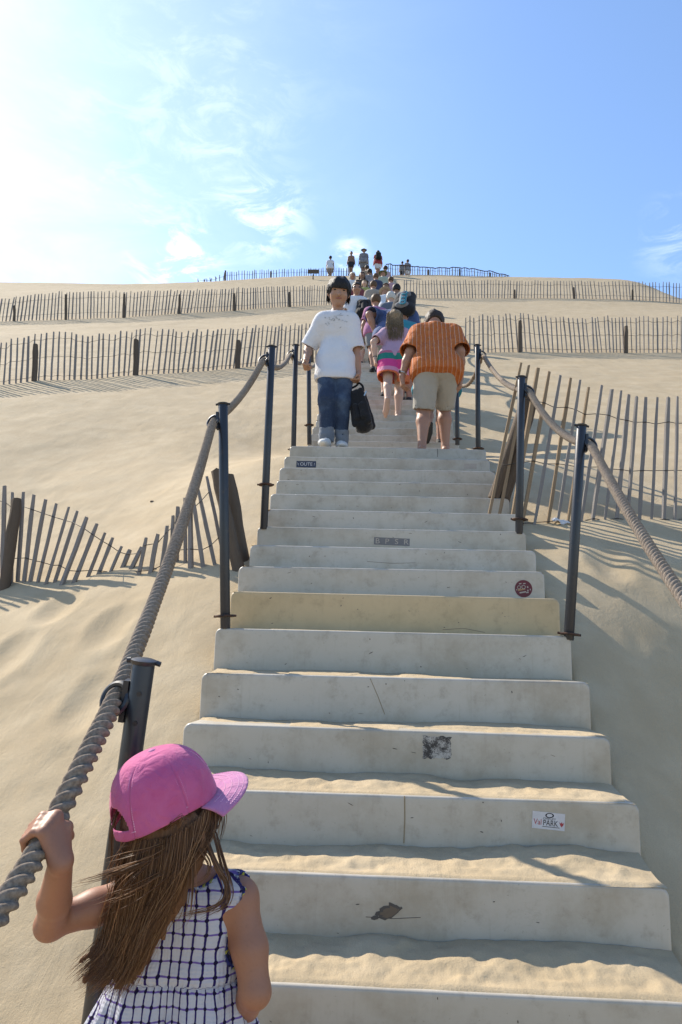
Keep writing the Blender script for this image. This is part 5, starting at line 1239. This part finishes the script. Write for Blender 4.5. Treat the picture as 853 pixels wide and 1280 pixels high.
# ------------------------------------------------------------------ stickers, scuffs and litter
def on_step(n, px, py):
    """pixel on the face of step n, in that step's own frame"""
    w = at(px, py, Y0+TR*n); o = V3(X0, Y0, float(ZS[0]))+np.array(STEPS[n].location); return w[0]-o[0], w[2]-o[2]
def text_mesh(body, size):
    c = bpy.data.curves.new('lettering', 'FONT'); c.body = body; c.size = size; c.align_x = 'CENTER'; c.align_y = 'CENTER'; c.resolution_u = 3
    o = bpy.data.objects.new('lettering', c); COL.objects.link(o); dg = bpy.context.evaluated_depsgraph_get(); me = o.evaluated_get(dg).to_mesh()
    v = [tuple(q.co) for q in me.vertices]; f = [tuple(p.vertices) for p in me.polygons]; o.evaluated_get(dg).to_mesh_clear(); bpy.data.objects.remove(o); bpy.data.curves.remove(c); return v, f
def plate(m, x, z, w, h, y, mi, rot=0.0, seg=None):
    c, s = math.cos(rot), math.sin(rot); pts = [(-w/2, -h/2), (w/2, -h/2), (w/2, h/2), (-w/2, h/2)] if seg is None else [(w/2*math.cos(2*math.pi*k/seg), h/2*math.sin(2*math.pi*k/seg)) for k in range(seg)]
    m.raw([(x+a*c-b*s, y, z+a*s+b*c) for a, b in pts], [tuple(range(len(pts)))], mi)
def letter(m, body, size, x, z, y, mi, rot=0.0, sx=1.0):
    v, f = text_mesh(body, size); c, s = math.cos(rot), math.sin(rot); m.raw([(x+sx*a*c-b*s, y, z+sx*a*s+b*c) for a, b, _ in v], f, mi)
INK = mat_plain('black_ink', (.015, .015, .018), .5); INKR = mat_plain('red_ink', (.42, .05, .06), .5); PAPER = mat_plain('sticker_paper', (.62, .60, .60), .45); NAVY = mat_plain('navy_vinyl', (.035, .04, .07), .4); MAROON = mat_plain('maroon_vinyl', (.13, .012, .022), .4); GOLD = mat_plain('ochre_ink', (.40, .22, .10), .5); GREYI = mat_plain('grey_stencil', (.19, .18, .175), .7); PALE = mat_plain('pale_residue', (.47, .40, .33), .6); BROWN = mat_plain('exposed_fibre', (.17, .125, .085), .9); DIRT = mat_plain('dirt_line', (.30, .23, .13), .8); SCUFF = mat_plain('scuff', (.10, .085, .07), .8)
def grime():
    M = Mat('glue_residue', (.4, .38, .34), .7); c = M.mix(M.rng(M.math('ADD', M.math('MULTIPLY', M.noise(26, 3, .5), .5), M.math('MULTIPLY', M.noise(240, 4, .7), .5)), .42, .56), (.46, .43, .38), (.05, .043, .038)); M.color(c); return M.m
def build_marks():
    # white sticker on the third step from the bottom edge
    x, z = on_step(2, 686, 1026.5); k = (Y0+TR*2)/976; m = MB(); r = R(-4.0); S = lambda a, b: (x+(a*math.cos(r)+b*math.sin(r))*k, z+(-b*math.cos(r)+a*math.sin(r))*k)
    plate(m, x, z, 38*k, 19*k, -.0012, 0, r)
    px_, pz_ = S(1, -6.2); m.torus((px_, -.0018, pz_), 4.2*k, .85*k, (0, 1, 0), 18, 5, 1)
    m.v[-18*5:] = [(a, -.0018, pz_+(c-pz_)*.55) for a, b, c in m.v[-18*5:]]
    letter(m, 'OAKLEY', 3.2*k, *S(1, -2.4), -.0018, 1, r, 1.25); letter(m, 'Val', 9.0*k, *S(-12.5, 2.2), -.0018, 2, r, .85); letter(m, 'PARK', 9.0*k, *S(2.3, 2.6), -.0019, 1, r, .80)
    q = [S(12.5, 0), S(14.3, 1.6), S(15.4, -.4), S(16.4, 1.6), S(18.2, 0), S(17, 3.6), S(15.4, 5.6), S(13.8, 3.6)]; m.raw([(a, -.0018, b) for a, b in q], [tuple(range(8))], 2)
    plate(m, *S(3, 6.6), 20*k, .6*k, -.0018, 1, r)
    obj('sticker', m.mesh('sticker', [PAPER, INK, INKR]), STEPS[2])
    x, z = on_step(3, 546.5, 934); k = (Y0+TR*3)/976; m = MB(); rg = random.Random(3)
    pts = [(x+(17+rg.uniform(-1.5, 1))*k*np.clip(1.4*math.cos(t), -1, 1), -.0012, z+(13+rg.uniform(-1.5, 1))*k*np.clip(1.4*math.sin(t), -1, 1)) for t in np.linspace(0, 2*math.pi, 40, endpoint=False)]
    m.raw(pts, [tuple(range(40))], 0); obj('glue_patch', m.mesh('glue_patch', grime()), STEPS[3])
    # broken patch
    m = MB(); n = 1; k = (Y0+TR)/976; x, z = on_step(1, 486, 1139); pts = [(x+(14*math.cos(t)+rg.uniform(-3, 3)+3*math.sin(t))*k, -.0012, z+(8*math.sin(t)+rg.uniform(-2, 2)+2*math.cos(t))*k) for t in np.linspace(0, 2*math.pi, 26, endpoint=False)]
    m.raw(pts, [tuple(range(26))], 1); m.raw([(x+(p[0]-x)*.72+.003, -.0017, z+(p[2]-z)*.70-.002) for p in pts], [tuple(range(26))], 0); x2, z2 = on_step(1, 469, 1147); plate(m, x2, z2, 10*k, 5*k, -.0012, 1, .2, 7)
    obj('broken_patch', m.mesh('broken_patch', [BROWN, SCUFF]), STEPS[1])
    # round maroon sticker
    m = MB(); k = (Y0+TR*7)/976; x, z = on_step(7, 654.5, 736.5); plate(m, x, z, 21.5*k, 21.5*k, -.0012, 0, 0, 32); S = lambda a, b: (x+a*k, z-b*k)
    for a, b, w in ((-5.5, -1.5, 4), (0, -2, 4.4)): m.torus((*[S(a, b)[0]], -.0017, S(a, b)[1]), w*.5*k, .45*k, (0, 1, 0), 12, 4, 1)
    for a, b, w, h, c in ((-2.5, 1.2, 9, 2, 2), (-4, -6, 3, 1.3, 1), (1, -6.3, 3, 1.2, 1), (5, -2, 1.6, 2.2, 1), (5.2, 2.2, 1.6, 1.8, 1), (-1, 4.5, 8, 1.6, 1), (4.6, 4.6, 3, 1.5, 1), (8.2, 1, 1, 2, 1), (-8.4, 1.5, 1, 1.6, 1)): plate(m, *S(a, b), w*k, h*k, -.0017, c, .2)
    obj('round_sticker', m.mesh('round_sticker', [MAROON, PALE, GOLD]), STEPS[7])
    # worn grey stencil
    m = MB(); k = (Y0+TR*9)/976; x, z = on_step(9, 490, 677); r = R(-1.5); plate(m, x, z, 45*k, 9.4*k, -.0010, 0, r)
    for i, ch in enumerate('BPSR'): letter(m, ch, 9.5*k, x+(-18+12*i)*k, z+(.2-.25*i)*k, -.0016, 1, r, 1.15)
    obj('worn_stencil', m.mesh('worn_stencil', [GREYI, PALE]), STEPS[9])
    m = MB(); k = (Y0+TR*14)/976; x, z = on_step(14, 383, 580.2); plate(m, x, z, 25.5*k, 8.6*k, -.0010, 0); letter(m, 'OUTE', 6.2*k, x, z, -.0016, 1, 0, 1.0)
    for s in (-1, 1): m.raw([(x+s*(10.5+a)*k, -.0016, z+b*k) for a, b in ((-1.2, -2.6), (.6, -.2), (-.2, .2), (1.2, 2.6), (-.6, .6), (.2, 0))][::s], [tuple(range(6))], 1)
    obj('navy_sticker', m.mesh('navy_sticker', [NAVY, PAPER]), STEPS[14])
    m = MB(); x, z = on_step(14, 588, 583); plate(m, x, z, 16*k, 7*k, -.0010, 0); obj('pale_residue', m.mesh('pale_residue', PALE), STEPS[14])
    # joint lines down the faces
    for n, a, b, mt, w in ((2, (506, 995), (505, 1054), DIRT, .004), (4, (463, 848), (481, 893), DIRT, .0025), (15, (547, 561), (547, 571), SCUFF, .004)):
        p = on_step(n, *a); q = on_step(n, *b); m = MB(); m.tube([(p[0], -.0006, p[1]), (p[0]*.5+q[0]*.5+.002, -.0006, p[1]*.5+q[1]*.5), (q[0], -.0006, q[1])], w*.5, 5); obj('joint_line', m.mesh('joint_line', mt), STEPS[n])
    rg = random.Random(12)
    for n in range(0, 16):
        m = MB(); zt = -.19 if n < 8 else -.13
        for q in range(rg.randint(5, 10)):
            x = rg.uniform(-.8, .8); z = rg.uniform(zt, -.012); w = rg.choice((.004, .006, .010, .016, .03)); h = rg.uniform(.0015, .005) if w > .008 else rg.uniform(.002, .014)
            ns = 6; a0 = rg.uniform(-.5, .5); m.raw([(x+w/2*math.cos(t)*rg.uniform(.6, 1)*math.cos(a0)-h/2*math.sin(t)*math.sin(a0), -.0008, z+h/2*math.sin(t)*rg.uniform(.6, 1)+w/2*math.cos(t)*math.sin(a0)) for t in np.linspace(0, 2*math.pi, ns, endpoint=False)], [tuple(range(ns))], 0)
        if rg.random() < .2:
            x = rg.uniform(-.6, .4); z = rg.uniform(zt, -.03); L = rg.uniform(.1, .3); m.tube([(x, -.0003, z), (x+L*.5, -.0003, z+rg.uniform(-.01, .01)), (x+L, -.0003, z+rg.uniform(-.02, .02))], .0011, 4)
        obj('scuff_marks', m.mesh('scuff_marks', SCUFF), STEPS[n])
build_marks()
def build_litter():
    g = ground(702, 655); m = MB(); rg = random.Random(2); v = []; nx = 7
    for j in range(nx):
        for i in range(nx): v.append((.13*(i/(nx-1)-.5), .07*(j/(nx-1)-.5), .012+rg.uniform(-.010, .014)))
    m.raw(v, [(j*nx+i, j*nx+i+1, j*nx+nx+i+1, j*nx+nx+i) for j in range(nx-1) for i in range(nx-1)]); o = obj('paper_scrap', m.mesh('paper_scrap', PAPER)); o.location = g; o.rotation_euler = (.5, .1, .3); tag(o, 'crumpled scrap of white paper on the sand below the right dune fence', 'litter')
    for px, py, L, lab in ((191, 628, .045, 'dark stone lying alone on the left slope above the half buried fence'),):
        g = ground(px, py); B = Blob(.004); B.ell((0, 0, .004), (L*.45, L*.3, L*.22 if L == .045 else L*.1)); B.noise(.006, 60, 5); nm = {.045: 'stone', .035: 'bark_piece', .06: 'twig'}[L]; o = obj(nm, B.build(nm, .004, POSTW)); o.location = g; o.rotation_euler = (.4, .1, px*.1); tag(o, lab, 'stone' if L == .045 else 'twig')
build_litter()
for o in list(bpy.data.objects):      # fine marks, stitches and single hairs nobody could pick apart
    if o.name.split('.')[0] in ('scuff_marks', 'stitching', 'loose_locks', 'chest_print', 'eyelets'): o['kind'] = 'stuff'
